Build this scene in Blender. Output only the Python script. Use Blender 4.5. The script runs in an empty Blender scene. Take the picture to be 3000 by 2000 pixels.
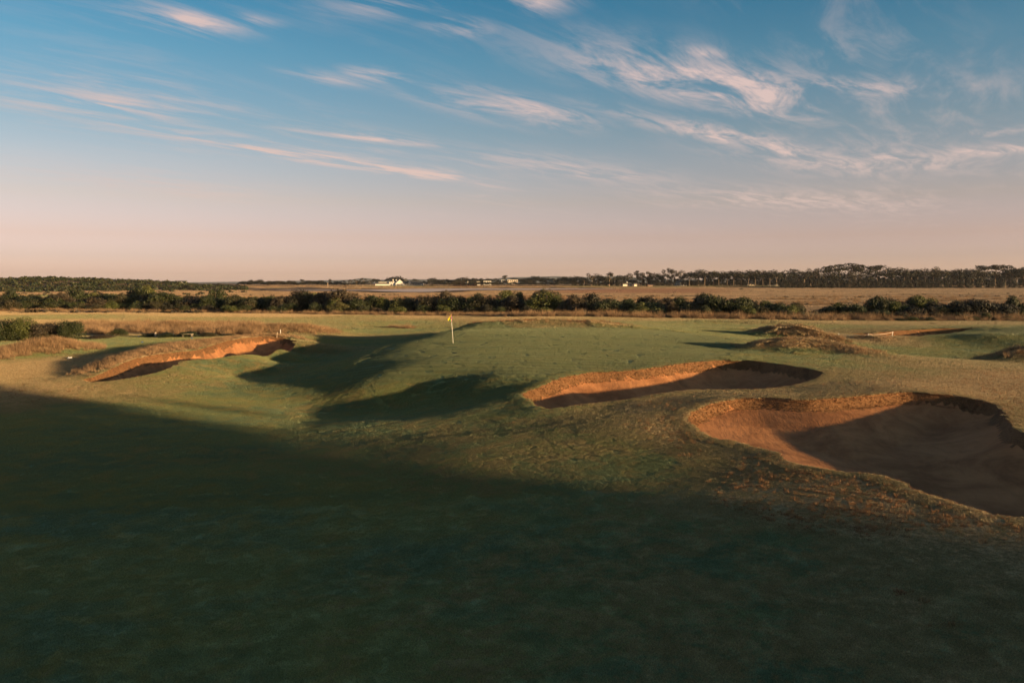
import bpy, math, random
import numpy as np
from mathutils import Vector

rad = math.radians
scene = bpy.context.scene
COL = scene.collection

# ------------------------------------------------------------------ camera, sky, sun, exposure
CAM_Z = 7.0            # drone height above the marsh plain (z = 0)
FPX, CX, CY, HORIZON = 2333.0, 1500.0, 1000.0, 829.0
TILT = math.atan((CY - HORIZON) / FPX)
cam_data = bpy.data.cameras.new('camera')
cam_data.lens = 28.0
cam_data.sensor_width = 36.0
cam_data.clip_start = 0.1
cam_data.clip_end = 60000.0
cam = bpy.data.objects.new('camera', cam_data)
COL.objects.link(cam)
cam.location = (0, 0, CAM_Z)
cam.rotation_euler = (math.pi / 2 - TILT, 0, 0)
scene.camera = cam

SUN_EL = 5.4           # degrees above the horizon
SUN_AZ = 121.0         # degrees clockwise from +Y (behind the camera, to its right)
sun_dir = Vector((math.sin(rad(SUN_AZ)) * math.cos(rad(SUN_EL)),
                  math.cos(rad(SUN_AZ)) * math.cos(rad(SUN_EL)), math.sin(rad(SUN_EL))))
sl = bpy.data.lights.new('sun', 'SUN')
sl.energy = 4.9
sl.angle = rad(0.8)
sl.color = (1.0, 0.70, 0.35)
sun = bpy.data.objects.new('sun', sl)
COL.objects.link(sun)
sun.location = (60, -60, 60)
sun.rotation_euler = (-sun_dir).to_track_quat('-Z', 'Y').to_euler()

vs = scene.view_settings
vs.view_transform = 'Standard'
vs.look = 'None'
vs.exposure = 1.1
vs.gamma = 1.0
vs.use_curve_mapping = False
SKY_STRENGTH = 0.05


class NT:
    """small helper for node trees"""
    def __init__(self, tree):
        self.t = tree
        tree.nodes.clear()

    def n(self, typ, **kw):
        nd = self.t.nodes.new(typ)
        for k, v in kw.items():
            setattr(nd, k, v)
        return nd

    def set(self, sock, v):
        if isinstance(v, bpy.types.NodeSocket):
            self.t.links.new(v, sock)
        elif v is not None:
            if isinstance(v, (tuple, list)) and len(v) == 3 and sock.type == 'RGBA':
                v = (*v, 1.0)
            sock.default_value = v

    def m(self, op, a, b=None, c=None, clamp=False):
        nd = self.n('ShaderNodeMath', operation=op)
        nd.use_clamp = clamp
        self.set(nd.inputs[0], a)
        if b is not None:
            self.set(nd.inputs[1], b)
        if c is not None:
            self.set(nd.inputs[2], c)
        return nd.outputs[0]

    def mix(self, f, a, b, typ='MIX'):
        nd = self.n('ShaderNodeMix', data_type='RGBA', blend_type=typ)
        self.set(nd.inputs[0], f)
        self.set(nd.inputs[6], a)
        self.set(nd.inputs[7], b)
        return nd.outputs[2]

    def ramp(self, f, stops, interp='LINEAR'):
        nd = self.n('ShaderNodeValToRGB')
        cr = nd.color_ramp
        cr.interpolation = interp
        while len(cr.elements) < len(stops):
            cr.elements.new(0.5)
        for e, (p, c) in zip(cr.elements, stops):
            e.position = p
            e.color = (*c, 1.0) if len(c) == 3 else c
        self.set(nd.inputs[0], f)
        return nd.outputs[0]

    dims = '3D'

    def noise(self, vec, scale, detail=4, rough=0.55, dist=0.0):
        nd = self.n('ShaderNodeTexNoise', noise_dimensions=self.dims)
        self.set(nd.inputs['Vector'], vec)
        nd.inputs['Scale'].default_value = scale
        nd.inputs['Detail'].default_value = detail
        nd.inputs['Roughness'].default_value = rough
        nd.inputs['Distortion'].default_value = dist
        return nd.outputs[0]

    def smooth(self, x, a, b, lo=0.0, hi=1.0):
        nd = self.n('ShaderNodeMapRange', interpolation_type='SMOOTHSTEP')
        self.set(nd.inputs[0], x)
        for i, v in enumerate((a, b, lo, hi)):
            self.set(nd.inputs[1 + i], v)
        return nd.outputs[0]

    def comb(self, x, y, z):
        nd = self.n('ShaderNodeCombineXYZ')
        for i, v in enumerate((x, y, z)):
            self.set(nd.inputs[i], v)
        return nd.outputs[0]

    def mapping(self, vec, scale=(1, 1, 1), rot=(0, 0, 0)):
        nd = self.n('ShaderNodeMapping')
        self.set(nd.inputs['Vector'], vec)
        nd.inputs['Scale'].default_value = scale
        nd.inputs['Rotation'].default_value = rot
        return nd.outputs[0]


def build_world():
    w = bpy.data.worlds.new('World')
    scene.world = w
    w.use_nodes = True
    k = NT(w.node_tree)
    k.dims = '2D'
    out = k.n('ShaderNodeOutputWorld')
    bg = k.n('ShaderNodeBackground')
    bg.inputs['Strength'].default_value = SKY_STRENGTH
    sky = k.n('ShaderNodeTexSky', sky_type='NISHITA')
    sky.sun_disc = False
    sky.sun_elevation = rad(SUN_EL)
    sky.sun_rotation = rad(SUN_AZ)
    sky.altitude = 10
    sky.air_density = 1.0
    sky.dust_density = 1.2
    sky.ozone_density = 1.6
    tc = k.n('ShaderNodeTexCoord')
    sep = k.n('ShaderNodeSeparateXYZ')
    k.set(sep.inputs[0], tc.outputs['Generated'])
    X, Y, Z = sep.outputs
    # the air near the horizon is dusty rose, the upper sky a deeper teal: a tint by height above the horizon
    tint = k.ramp(Z, TINT, 'LINEAR')
    sc10 = k.n('ShaderNodeVectorMath', operation='SCALE')
    k.set(sc10.inputs[0], tint)
    sc10.inputs['Scale'].default_value = 10.0
    base = k.mix(1.0, sky.outputs[0], sc10.outputs[0], 'MULTIPLY')
    # cirrus on a flat layer: u, v are positions on that layer (in layer heights)
    zc = k.m('MAXIMUM', Z, 0.015)
    u = k.m('DIVIDE', X, zc)
    v = k.m('DIVIDE', Y, zc)
    WA = rad(55.0)
    ca, sa = math.cos(WA), math.sin(WA)
    al = k.m('ADD', k.m('MULTIPLY', u, ca), k.m('MULTIPLY', v, sa))
    pe = k.m('SUBTRACT', k.m('MULTIPLY', u, sa), k.m('MULTIPLY', v, ca))
    vec = k.comb(k.m('MULTIPLY', al, 0.5), pe, 0.0)
    warp = k.m('SUBTRACT', k.noise(k.comb(k.m('MULTIPLY', al, 0.55), k.m('MULTIPLY', pe, 0.9), 3.1), 1.2, 1), 0.5)
    fib = k.noise(k.comb(k.m('MULTIPLY', al, 0.78), k.m('ADD', k.m('MULTIPLY', pe, 3.2), k.m('MULTIPLY', warp, .9)), 0.7), 1.5, 6, 0.66, 0.35)
    fib2 = k.noise(k.comb(k.m('MULTIPLY', al, 2.4), k.m('MULTIPLY', pe, 6.5), 4.7), 1.3, 5, 0.62, 0.3)
    big = k.noise(k.comb(k.m('MULTIPLY', al, 0.22), k.m('MULTIPLY', pe, 0.55), 9.3), 1.0, 2, 0.5)
    total = None
    wvec = k.comb(al, k.m('ADD', pe, k.m('MULTIPLY', warp, 0.3)), 0.0)
    for (p0, p1, wd, st) in STREAKS:
        def uv(p):
            e = (HORIZON - p[1])
            uu, vv = (p[0] - 1500) / e, FPX / e
            return uu * ca + vv * sa, uu * sa - vv * ca
        a0, c0 = uv(p0)
        a1, c1 = uv(p1)
        mp = k.n('ShaderNodeMapping', vector_type='TEXTURE')
        k.set(mp.inputs['Vector'], wvec)
        mp.inputs['Location'].default_value = ((a0 + a1) / 2, (c0 + c1) / 2, 0)
        mp.inputs['Rotation'].default_value = (0, 0, math.atan2(c1 - c0, a1 - a0))
        mp.inputs['Scale'].default_value = (0.72 * math.hypot(a1 - a0, c1 - c0), 2.4 * wd, 1)
        gr = k.n('ShaderNodeTexGradient', gradient_type='QUADRATIC_SPHERE')
        k.set(gr.inputs[0], mp.outputs[0])
        g = k.m('MULTIPLY', gr.outputs[1], st * 2.3)
        total = g if total is None else k.m('MAXIMUM', total, g)
    total = k.m('MINIMUM', total, 1.0)
    fibm = k.m('MULTIPLY', k.smooth(fib, 0.33, 0.66), k.smooth(fib2, 0.22, 0.60, 0.45, 1.0))
    cl = k.m('MULTIPLY', total, fibm)
    # thin general veil
    veil = k.m('MULTIPLY', k.m('MULTIPLY', k.smooth(fib, 0.42, 0.80), k.smooth(big, 0.42, 0.66)), 0.30)
    cl = k.m('ADD', cl, veil, clamp=True)
    up = k.smooth(Z, 0.0, 0.12)
    cl = k.m('MULTIPLY', cl, up)
    col = k.mix(cl, base, k.mix(k.smooth(Z, 0.03, 0.30), CLOUD_LOW, CLOUD_HIGH))
    k.set(bg.inputs['Color'], col)
    w.node_tree.links.new(bg.outputs[0], out.inputs[0])
    w.cycles.sampling_method = 'MANUAL'
    w.cycles.sample_map_resolution = 256


# sky tint by sine of elevation (multiplies the physical sky), cloud radiance and the cirrus streaks
TINT = [(0.0, (.555, .48, .99)), (0.012, (.388, .34, .72)), (0.03, (.283, .244, .484)), (0.055, (.262, .190, .298)), (0.098, (.244, .173, .208)),
        (0.14, (.21, .169, .193)), (0.18, (.159, .159, .179)), (0.26, (.09, .151, .178)), (0.33, (.043, .13, .166)),
        (0.5, (.09, .13, .155)), (1.0, (.15, .145, .14))]      # tenths
CLOUD_LOW = (7.0, 5.2, 4.5)
CLOUD_HIGH = (6.4, 4.95, 4.7)
# each cirrus streak: its two ends (directions given as photo pixels), half width in layer heights, density
STREAKS = [
    ((300, 365), (1500, 560), 0.20, 0.95),
    ((1560, 140), (2450, 350), 0.27, 0.85),
    ((1030, 208), (1230, 262), 0.07, 0.85),
    ((1130, 235), (1750, 400), 0.20, 0.55),
    ((1650, 310), (2560, 500), 0.16, 0.80),
    ((380, 45), (760, 128), 0.13, 0.55),
    ((660, 68), (860, 95), 0.06, 0.5),
    ((840, 378), (1320, 445), 0.13, 0.55),
    ((-150, 280), (720, 350), 0.40, 0.45),
    ((1390, 10), (1640, 70), 0.10, 0.55),
    ((1190, 80), (1420, 135), 0.09, 0.45),
    ((2020, 240), (2900, 290), 0.15, 0.35),
    ((2640, 470), (3100, 430), 0.3, 0.6),
    ((2300, 420), (2900, 520), 0.35, 0.45),
    ((1900, 150), (2180, 200), 0.08, 0.45),
    ((2850, 400), (3000, 385), 0.14, 0.6),
    ((800, 215), (1150, 270), 0.12, 0.35),
    ((1700, 540), (2800, 630), 0.8, 0.42),
    ((1300, 430), (2000, 560), 0.4, 0.40),
    ((2000, 400), (2700, 540), 0.4, 0.42),
    ((-100, 450), (900, 620), 0.8, 0.30),
    ((950, 20), (1300, 60), 0.15, 0.35),
]
build_world()
scene.cycles.use_adaptive_sampling = True
scene.cycles.adaptive_threshold = 0.014
scene.cycles.max_bounces = 4
scene.cycles.diffuse_bounces = 2
scene.cycles.glossy_bounces = 2
scene.cycles.caustics_reflective = False
scene.cycles.caustics_refractive = False


# ------------------------------------------------------------------ helpers: pixels, noise, meshes, materials
def P(px, py, z):
    """point at height z seen at photo pixel (px, py)"""
    dx = (px - CX) / FPX
    du = (CY - py) / FPX
    y = math.cos(TILT) + du * math.sin(TILT)
    zz = -math.sin(TILT) + du * math.cos(TILT)
    t = (z - CAM_Z) / zz
    return np.array([dx * t, y * t, z])


def at(px, dist):
    """x of photo column px at depth dist"""
    return (px - CX) / FPX * dist * math.cos(TILT)


def hash2(ix, iy, seed):
    h = (ix.astype(np.int64) * 374761393 + iy.astype(np.int64) * 668265263 + seed * 1442695041) & 0x7fffffff
    h = ((h ^ (h >> 13)) * 1274126177) & 0x7fffffff
    return ((h ^ (h >> 16)) & 0xffff) / 65535.0


def vnoise(x, y, seed=0):
    ix, iy = np.floor(x), np.floor(y)
    fx, fy = x - ix, y - iy
    fx, fy = fx * fx * (3 - 2 * fx), fy * fy * (3 - 2 * fy)
    a, b = hash2(ix, iy, seed), hash2(ix + 1, iy, seed)
    c, d = hash2(ix, iy + 1, seed), hash2(ix + 1, iy + 1, seed)
    return (a * (1 - fx) + b * fx) * (1 - fy) + (c * (1 - fx) + d * fx) * fy


def fbm(x, y, seed=0, oct=4):
    s, a, t = 0.0, 1.0, 0.0
    for i in range(oct):
        s = s + a * vnoise(x, y, seed + i * 17)
        t += a
        a *= 0.5
        x, y = x * 2.03, y * 2.03
    return s / t


def sstep(a, b, x):
    t = np.clip((x - a) / (b - a), 0, 1)
    return t * t * (3 - 2 * t)


def make_mesh(name, verts, loops, starts, smooth=False, attrs=None):
    me = bpy.data.meshes.new(name)
    verts = np.asarray(verts, np.float32)
    loops = np.asarray(loops, np.int32).ravel()
    starts = np.asarray(starts, np.int32)
    me.vertices.add(len(verts))
    me.vertices.foreach_set('co', verts.ravel())
    me.loops.add(len(loops))
    me.loops.foreach_set('vertex_index', loops)
    me.polygons.add(len(starts))
    me.polygons.foreach_set('loop_start', starts)
    if smooth:
        me.polygons.foreach_set('use_smooth', np.ones(len(starts), bool))
    for nm, arr in (attrs or {}).items():
        at_ = me.attributes.new(nm, 'FLOAT', 'POINT')
        at_.data.foreach_set('value', np.asarray(arr, np.float32))
    me.update(calc_edges=True)
    me.validate()
    return me


def mesh_n(name, verts, faces, smooth=False, attrs=None):
    faces = np.asarray(faces, np.int32)
    k = faces.shape[1]
    return make_mesh(name, verts, faces.ravel(), np.arange(len(faces)) * k, smooth, attrs)


def link(name, me, mat=None, parent=None, **props):
    o = bpy.data.objects.new(name, me)
    COL.objects.link(o)
    if mat is not None and me is not None:
        me.materials.clear()
        for m_ in (mat if isinstance(mat, (list, tuple)) else [mat]):
            me.materials.append(m_)
    if parent is not None:
        o.parent = parent
    for k_, v_ in props.items():
        o[k_] = v_
    return o


class MB:
    """collects simple solids into one mesh"""
    def __init__(self):
        self.v, self.f = [], []

    def add(self, vs, fs):
        b = len(self.v)
        self.v += [tuple(p) for p in vs]
        self.f += [tuple(i + b for i in f) for f in fs]
        return self

    def box(self, x0, x1, y0, y1, z0, z1):
        vs = [(x0, y0, z0), (x1, y0, z0), (x1, y1, z0), (x0, y1, z0), (x0, y0, z1), (x1, y0, z1), (x1, y1, z1), (x0, y1, z1)]
        return self.add(vs, [(0, 3, 2, 1), (4, 5, 6, 7), (0, 1, 5, 4), (1, 2, 6, 5), (2, 3, 7, 6), (3, 0, 4, 7)])

    def prism(self, pts, y0, y1):
        """outline in x, z pushed from y0 to y1"""
        n = len(pts)
        vs = [(x, y0, z) for x, z in pts] + [(x, y1, z) for x, z in pts]
        fs = [tuple(range(n)), tuple(range(2 * n - 1, n - 1, -1))]
        fs += [(i + n, (i + 1) % n + n, (i + 1) % n, i) for i in range(n)]
        return self.add(vs, fs)

    def tube(self, pts, radii, seg=8, cap=True):
        pts = [Vector(p) for p in pts]
        if not isinstance(radii, (list, tuple)):
            radii = [radii] * len(pts)
        b = len(self.v)
        for i, p in enumerate(pts):
            d = (pts[min(i + 1, len(pts) - 1)] - pts[max(i - 1, 0)]).normalized()
            a = d.cross(Vector((0.3, 0.9, 0.1))).normalized()
            c = d.cross(a)
            for j in range(seg):
                t = 2 * math.pi * j / seg
                q = p + (a * math.cos(t) + c * math.sin(t)) * radii[i]
                self.v.append(tuple(q))
        for i in range(len(pts) - 1):
            for j in range(seg):
                j2 = (j + 1) % seg
                self.f.append((b + i * seg + j, b + i * seg + j2, b + (i + 1) * seg + j2, b + (i + 1) * seg + j))
        if cap:
            self.f.append(tuple(b + j for j in range(seg))[::-1])
            self.f.append(tuple(b + (len(pts) - 1) * seg + j for j in range(seg)))
        return self

    def build(self, name, mat, parent=None, smooth=False, **props):
        me = bpy.data.meshes.new(name)
        me.from_pydata(self.v, [], self.f)
        if smooth:
            me.polygons.foreach_set('use_smooth', np.ones(len(me.polygons), bool))
        me.update()
        return link(name, me, mat, parent, **props)


def new_mat(name):
    m = bpy.data.materials.new(name)
    m.use_nodes = True
    k = NT(m.node_tree)
    out = k.n('ShaderNodeOutputMaterial')
    bs = k.n('ShaderNodeBsdfPrincipled')
    m.node_tree.links.new(bs.outputs[0], out.inputs[0])
    bs.inputs['Roughness'].default_value = 0.8
    bs.inputs['Specular IOR Level'].default_value = 0.25
    return m, k, bs


def bump(k, bs, h, strength, dist):
    b = k.n('ShaderNodeBump')
    b.inputs['Strength'].default_value = strength
    b.inputs['Distance'].default_value = dist
    k.set(b.inputs['Height'], h)
    k.set(bs.inputs['Normal'], b.outputs[0])


def fuzzy(k, bs, pos, scale, amount, vec=None):
    """blades stand up: scatter the shading normal as a stand of small leaves would"""
    nd = k.n('ShaderNodeTexNoise')
    k.set(nd.inputs['Vector'], vec if vec is not None else pos)
    nd.inputs['Scale'].default_value = scale
    nd.inputs['Detail'].default_value = 3
    nd.inputs['Roughness'].default_value = 0.7
    sub = k.n('ShaderNodeVectorMath', operation='SUBTRACT')
    k.set(sub.inputs[0], nd.outputs['Color'])
    sub.inputs[1].default_value = (.5, .5, .5)
    sc = k.n('ShaderNodeVectorMath', operation='SCALE')
    k.set(sc.inputs[0], sub.outputs[0])
    k.set(sc.inputs['Scale'], amount)
    geo = k.n('ShaderNodeNewGeometry')
    ad = k.n('ShaderNodeVectorMath', operation='ADD')
    k.set(ad.inputs[0], geo.outputs['Normal'])
    k.set(ad.inputs[1], sc.outputs[0])
    nm = k.n('ShaderNodeVectorMath', operation='NORMALIZE')
    k.set(nm.inputs[0], ad.outputs[0])
    k.set(bs.inputs['Normal'], nm.outputs[0])


def plain_mat(name, col, rough=0.7, var=0.12, scale=3.0, spec=0.25):
    m, k, bs = new_mat(name)
    tc = k.n('ShaderNodeTexCoord')
    nz = k.noise(tc.outputs['Object'], scale, 5)
    f = k.m('ADD', k.m('MULTIPLY', k.m('SUBTRACT', nz, 0.5), var * 2), 1.0)
    sc = k.n('ShaderNodeVectorMath', operation='SCALE')
    sc.inputs[0].default_value = col
    k.set(sc.inputs['Scale'], f)
    k.set(bs.inputs['Base Color'], sc.outputs[0])
    bs.inputs['Roughness'].default_value = rough
    bs.inputs['Specular IOR Level'].default_value = spec
    return m


# ------------------------------------------------------------------ the lie of the land
# bunker outlines: photo pixels of the rim and the rim's height above the plain
def rim_right():
    pts = [P(*q) for q in [(2013, 1217, 2.0), (2043, 1198, 2.08), (2109, 1175, 2.18), (2208, 1165, 2.25), (2373, 1170, 2.3), (2504, 1161, 2.35),
                           (2636, 1150, 2.40), (2735, 1154, 2.4), (2834, 1165, 2.34), (2920, 1188, 2.22), (2952, 1217, 2.18), (3000, 1264, 2.12)]]
    pts += [np.array(q) for q in [(17.9, 23.6, 2.06), (18.2, 21.0, 1.98), (17.2, 18.2, 1.88), (14.6, 16.4, 1.84)]]
    pts += [P(*q) for q in [(3000, 1514, 1.93), (2867, 1491, 1.92), (2768, 1461, 1.92), (2682, 1435, 1.9), (2636, 1409, 1.9), (2570, 1389, 1.9),
                            (2471, 1379, 1.9), (2373, 1362, 1.88), (2300, 1346, 1.86), (2274, 1323, 1.88), (2208, 1306, 1.9), (2148, 1290, 1.9),
                            (2083, 1277, 1.92), (2030, 1244, 1.95)]]
    return pts


RIMS = {
    'right': rim_right(),
    'middle': [P(*q) for q in [(1532, 1150, 1.92), (1581, 1132, 2.05), (1653, 1107, 2.15), (1725, 1091, 2.22), (1834, 1085, 2.26), (1906, 1078, 2.3),
                               (2014, 1063, 2.36), (2105, 1056, 2.38), (2195, 1056.5, 2.38), (2294, 1069, 2.36), (2367, 1081, 2.33), (2406, 1090, 2.3),
                               (2412, 1096, 2.28), (2385, 1116, 2.22), (2313, 1132, 2.16), (2240, 1141, 2.12), (2159, 1143, 2.1), (2050, 1142, 2.08),
                               (1942, 1154, 2.0), (1834, 1170, 1.92), (1725, 1181, 1.85), (1653, 1192, 1.8), (1610, 1197, 1.77), (1581, 1190, 1.78), (1545, 1168, 1.85)]],
    'left': [P(*q) for q in [(244, 1112, .95), (274, 1105, 1.0), (330, 1085, 1.1), (399, 1062, 1.2), (478, 1046, 1.3), (574, 1030, 1.36), (670, 1007, 1.4), (750, 995, 1.45),
                             (827, 993, 1.46), (864, 998, 1.42), (867, 1004, 1.4), (827, 1015, 1.46), (750, 1033, 1.54), (700, 1042, 1.54), (620, 1052, 1.52), (558, 1058, 1.46), (510, 1075, 1.34),
                             (462, 1092, 1.2), (383, 1108, 1.05), (303, 1119, .96), (260, 1119, .95)]],
    'far': [P(*q) for q in [(2490, 980, 1.15), (2560, 975, 1.3), (2617, 970, 1.45), (2723, 963, 1.6), (2800, 961.5, 1.66), (2835, 962, 1.66), (2849, 965, 1.6), (2798, 976, 1.48),
                            (2713, 984, 1.4), (2660, 986, 1.36), (2600, 985, 1.3), (2540, 984, 1.25)]],
}


def closed_spline(pts, per=9):
    pts = np.array(pts)
    n = len(pts)
    out = []
    for i in range(n):
        p0, p1, p2, p3 = pts[(i - 1) % n], pts[i], pts[(i + 1) % n], pts[(i + 2) % n]
        for j in range(per):
            t = j / per
            out.append(0.5 * ((2 * p1) + (-p0 + p2) * t + (2 * p0 - 5 * p1 + 4 * p2 - p3) * t * t + (-p0 + 3 * p1 - 3 * p2 + p3) * t ** 3))
    return np.array(out)


OUTLINES = {k_: closed_spline(v_) for k_, v_ in RIMS.items()}

ctrl = []
for k_ in RIMS:
    ctrl += list(RIMS[k_])
ctrl += [P(*q) for q in [
    # shaded fairway in front
    (100, 1950, 1.2), (1500, 1990, 1.45), (2900, 1990, 1.7), (1500, 1600, 1.4), (300, 1600, 1.0), (2700, 1700, 1.75), (2300, 1500, 1.75),
    (800, 1750, 1.2), (900, 1400, 1.0), (1300, 1400, 1.25), (1800, 1400, 1.55), (1500, 1300, 1.5), (1900, 1300, 1.75), (1300, 1215, 1.4), (1150, 1245, 1.22), (1000, 1264, 1.08), (880, 1287, .98),
    (0, 1300, .75), (400, 1330, .8), (0, 1200, .75), (200, 1180, .75), (500, 1200, .68), (800, 1190, .6), (950, 1175, .7), (850, 1225, .68), (1000, 1212, .68), (1100, 1190, .78), (1250, 1160, 1.12),
    # hollow left of the green
    (700, 1110, .42), (850, 1050, .3), (950, 1010, .25), (1050, 985, .3), (1150, 962, .35), (1300, 948, .6), (740, 1065, 1.2), (650, 1090, 1.0), (800, 1040, 1.0), (560, 1110, .95), (600, 1130, .72), (500, 1140, .76),
    (420, 1150, .8),
    # knoll edge and green
    (950, 1105, 1.25), (1050, 1055, 1.75), (1150, 1010, 2.15), (1250, 980, 2.4), (1350, 962, 2.5), (1400, 951.5, 2.6), (1050, 1130, 1.45), (1000, 1150, 1.1),
    (1250, 1080, 2.1), (1327, 1005, 2.5), (1200, 1130, 1.5), (1400, 1120, 1.95), (1480, 1085, 2.2), (1420, 1160, 1.5), (1500, 1200, 1.62),
    (1700, 1030, 2.5), (2000, 1040, 2.45), (1700, 958, 2.6), (1450, 962, 2.6), (1900, 975, 2.55), (2150, 990, 2.4), (2150, 1030, 2.35), (2300, 1055, 2.32),
    (1500, 1030, 2.5),
    # between the bunkers and right of them
    (1800, 1210, 1.85), (1950, 1190, 2.0), (2450, 1130, 2.28), (2600, 1110, 2.25), (2800, 1120, 2.25), (2950, 1150, 2.2),
    (2500, 1070, 2.3), (2700, 1085, 2.2), (2900, 1100, 2.1), (2580, 1043, 2.2), (2750, 1064, 2.1), (2900, 1082, 2.05), (3050, 1098, 2.0),
    (3200, 1150, 2.2), (3200, 1300, 1.9),
    # valley and second green on the right
    (2620, 1030, 1.0), (2700, 1048, .8), (2850, 1052, .7), (2550, 1005, 1.15), (2700, 1015, 1.0), (2900, 1020, .9), (2850, 1000, 1.25), (3000, 1002, 1.35),
    (2900, 985, 1.7), (3000, 975, 1.85), (2920, 962, 1.85), (3050, 955, 1.9), (2300, 1000, 1.9), (2200, 975, 1.75), (2050, 962, 1.9), (2400, 960, 1.2), (2600, 955, 1.25),
    (2200, 945, 1.0), (1950, 943, 1.1), (2500, 944, .8), (2850, 948, 1.0), (2000, 930, .5), (2600, 938, .5), (3000, 945, .9), (1850, 950, 1.8),
    # back and left fairways
    (1600, 932, 1.2), (1300, 930, .5), (800, 935, .3), (1000, 925, .3), (200, 925, .3), (0, 915, .4), (500, 940, .35), (150, 950, .3), (-300, 930, .3), (1100, 945, .4),
    (450, 993, .9), (300, 998, .85), (600, 990, .95), (50, 1008, .7), (120, 1070, .85), (0, 1090, .85), (200, 1100, .8), (-200, 1100, .9), (-300, 1000, .7),
    (950, 975, .6), (900, 990, .75), (650, 965, .5), (350, 970, .5),
]]
ctrl += [np.array(q) for q in [(-12.6, 70.1, 1.0), (-10.4, 77.4, 1.0), (-14.1, 62.1, .9), (-15.0, 54.7, .82), (-7.7, 85.7, 1.15), (-17.5, 72, .4), (-15, 82, .4), (-18.5, 63, .45), (-12, 92, .5), (0, 4, 1.5), (14, 8, 1.75), (-14, 8, 1.0), (25, 14, 1.8), (-30, 22, .8), (0, -10, 1.7), (30, -5, 1.8), (-30, -5, 1.0), (45, 30, 2.2), (-55, 45, .9),
                                (0, 200, .2), (-80, 210, .2), (80, 180, .3), (100, 120, .8), (-110, 120, .4), (90, 60, 1.2), (-90, 60, .8), (0, -60, 1.5), (80, -40, 2.0), (-80, -40, 1.0)]]
ctrl = np.array(ctrl)


def fit_rbf(pts, c=2.5, lam=0.02):
    d = np.sqrt(((pts[:, None, :2] - pts[None, :, :2]) ** 2).sum(-1) + c * c)
    n = len(pts)
    A = np.zeros((n + 3, n + 3))
    A[:n, :n] = d - lam * np.eye(n) * 10
    A[:n, n] = 1
    A[:n, n + 1:n + 3] = pts[:, :2]
    A[n, :n] = 1
    A[n + 1:n + 3, :n] = pts[:, :2].T
    b = np.zeros(n + 3)
    b[:n] = pts[:, 2]
    return np.linalg.solve(A, b), c


RBF, RC = fit_rbf(ctrl)


def rbf_eval(x, y):
    sh = x.shape
    x, y = x.ravel(), y.ravel()
    out = np.empty(len(x))
    n = len(ctrl)
    for i in range(0, len(x), 20000):
        xs, ys = x[i:i + 20000, None], y[i:i + 20000, None]
        d = np.sqrt((xs - ctrl[None, :, 0]) ** 2 + (ys - ctrl[None, :, 1]) ** 2 + RC * RC)
        out[i:i + 20000] = d @ RBF[:n] + RBF[n] + xs[:, 0] * RBF[n + 1] + ys[:, 0] * RBF[n + 2]
    return out.reshape(sh)


def seg_field(x, y, pts):
    """distance to a polyline and the interpolated extra columns there"""
    pts = np.asarray(pts, float)
    best = np.full(x.shape, 1e9)
    ex = [np.zeros(x.shape) for _ in range(pts.shape[1] - 2)]
    for a, b in zip(pts[:-1], pts[1:]):
        ab = b[:2] - a[:2]
        t = np.clip(((x - a[0]) * ab[0] + (y - a[1]) * ab[1]) / (ab @ ab + 1e-9), 0, 1)
        d = np.hypot(x - a[0] - t * ab[0], y - a[1] - t * ab[1])
        m = d < best
        best = np.where(m, d, best)
        for i in range(len(ex)):
            ex[i] = np.where(m, a[2 + i] + (b[2 + i] - a[2 + i]) * t, ex[i])
    return best, ex


def in_poly(x, y, poly):
    ins = np.zeros(x.shape, bool)
    n = len(poly)
    for i in range(n):
        x0, y0, x1, y1 = poly[i, 0], poly[i, 1], poly[(i + 1) % n, 0], poly[(i + 1) % n, 1]
        if y0 == y1:
            continue
        c = ((y0 > y) != (y1 > y)) & (x < (x1 - x0) * (y - y0) / (y1 - y0) + x0)
        ins ^= c
    return ins


def signed(x, y, poly, pad=3.0):
    """signed distance, positive inside; far points only get the sign"""
    out = np.full(x.shape, -pad)
    lo, hi = poly[:, :2].min(0) - pad, poly[:, :2].max(0) + pad
    m = (x > lo[0]) & (x < hi[0]) & (y > lo[1]) & (y < hi[1])
    xs, ys = x[m], y[m]
    if len(xs) == 0:
        return out
    best = np.full(xs.shape, 1e9)
    n = len(poly)
    for i in range(n):
        a, b = poly[i, :2], poly[(i + 1) % n, :2]
        ab = b - a
        t = np.clip(((xs - a[0]) * ab[0] + (ys - a[1]) * ab[1]) / (ab @ ab + 1e-12), 0, 1)
        best = np.minimum(best, (xs - a[0] - t * ab[0]) ** 2 + (ys - a[1] - t * ab[1]) ** 2)
    best = np.sqrt(best)
    out[m] = np.where(in_poly(xs, ys, poly), best, -best)
    return out


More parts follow.
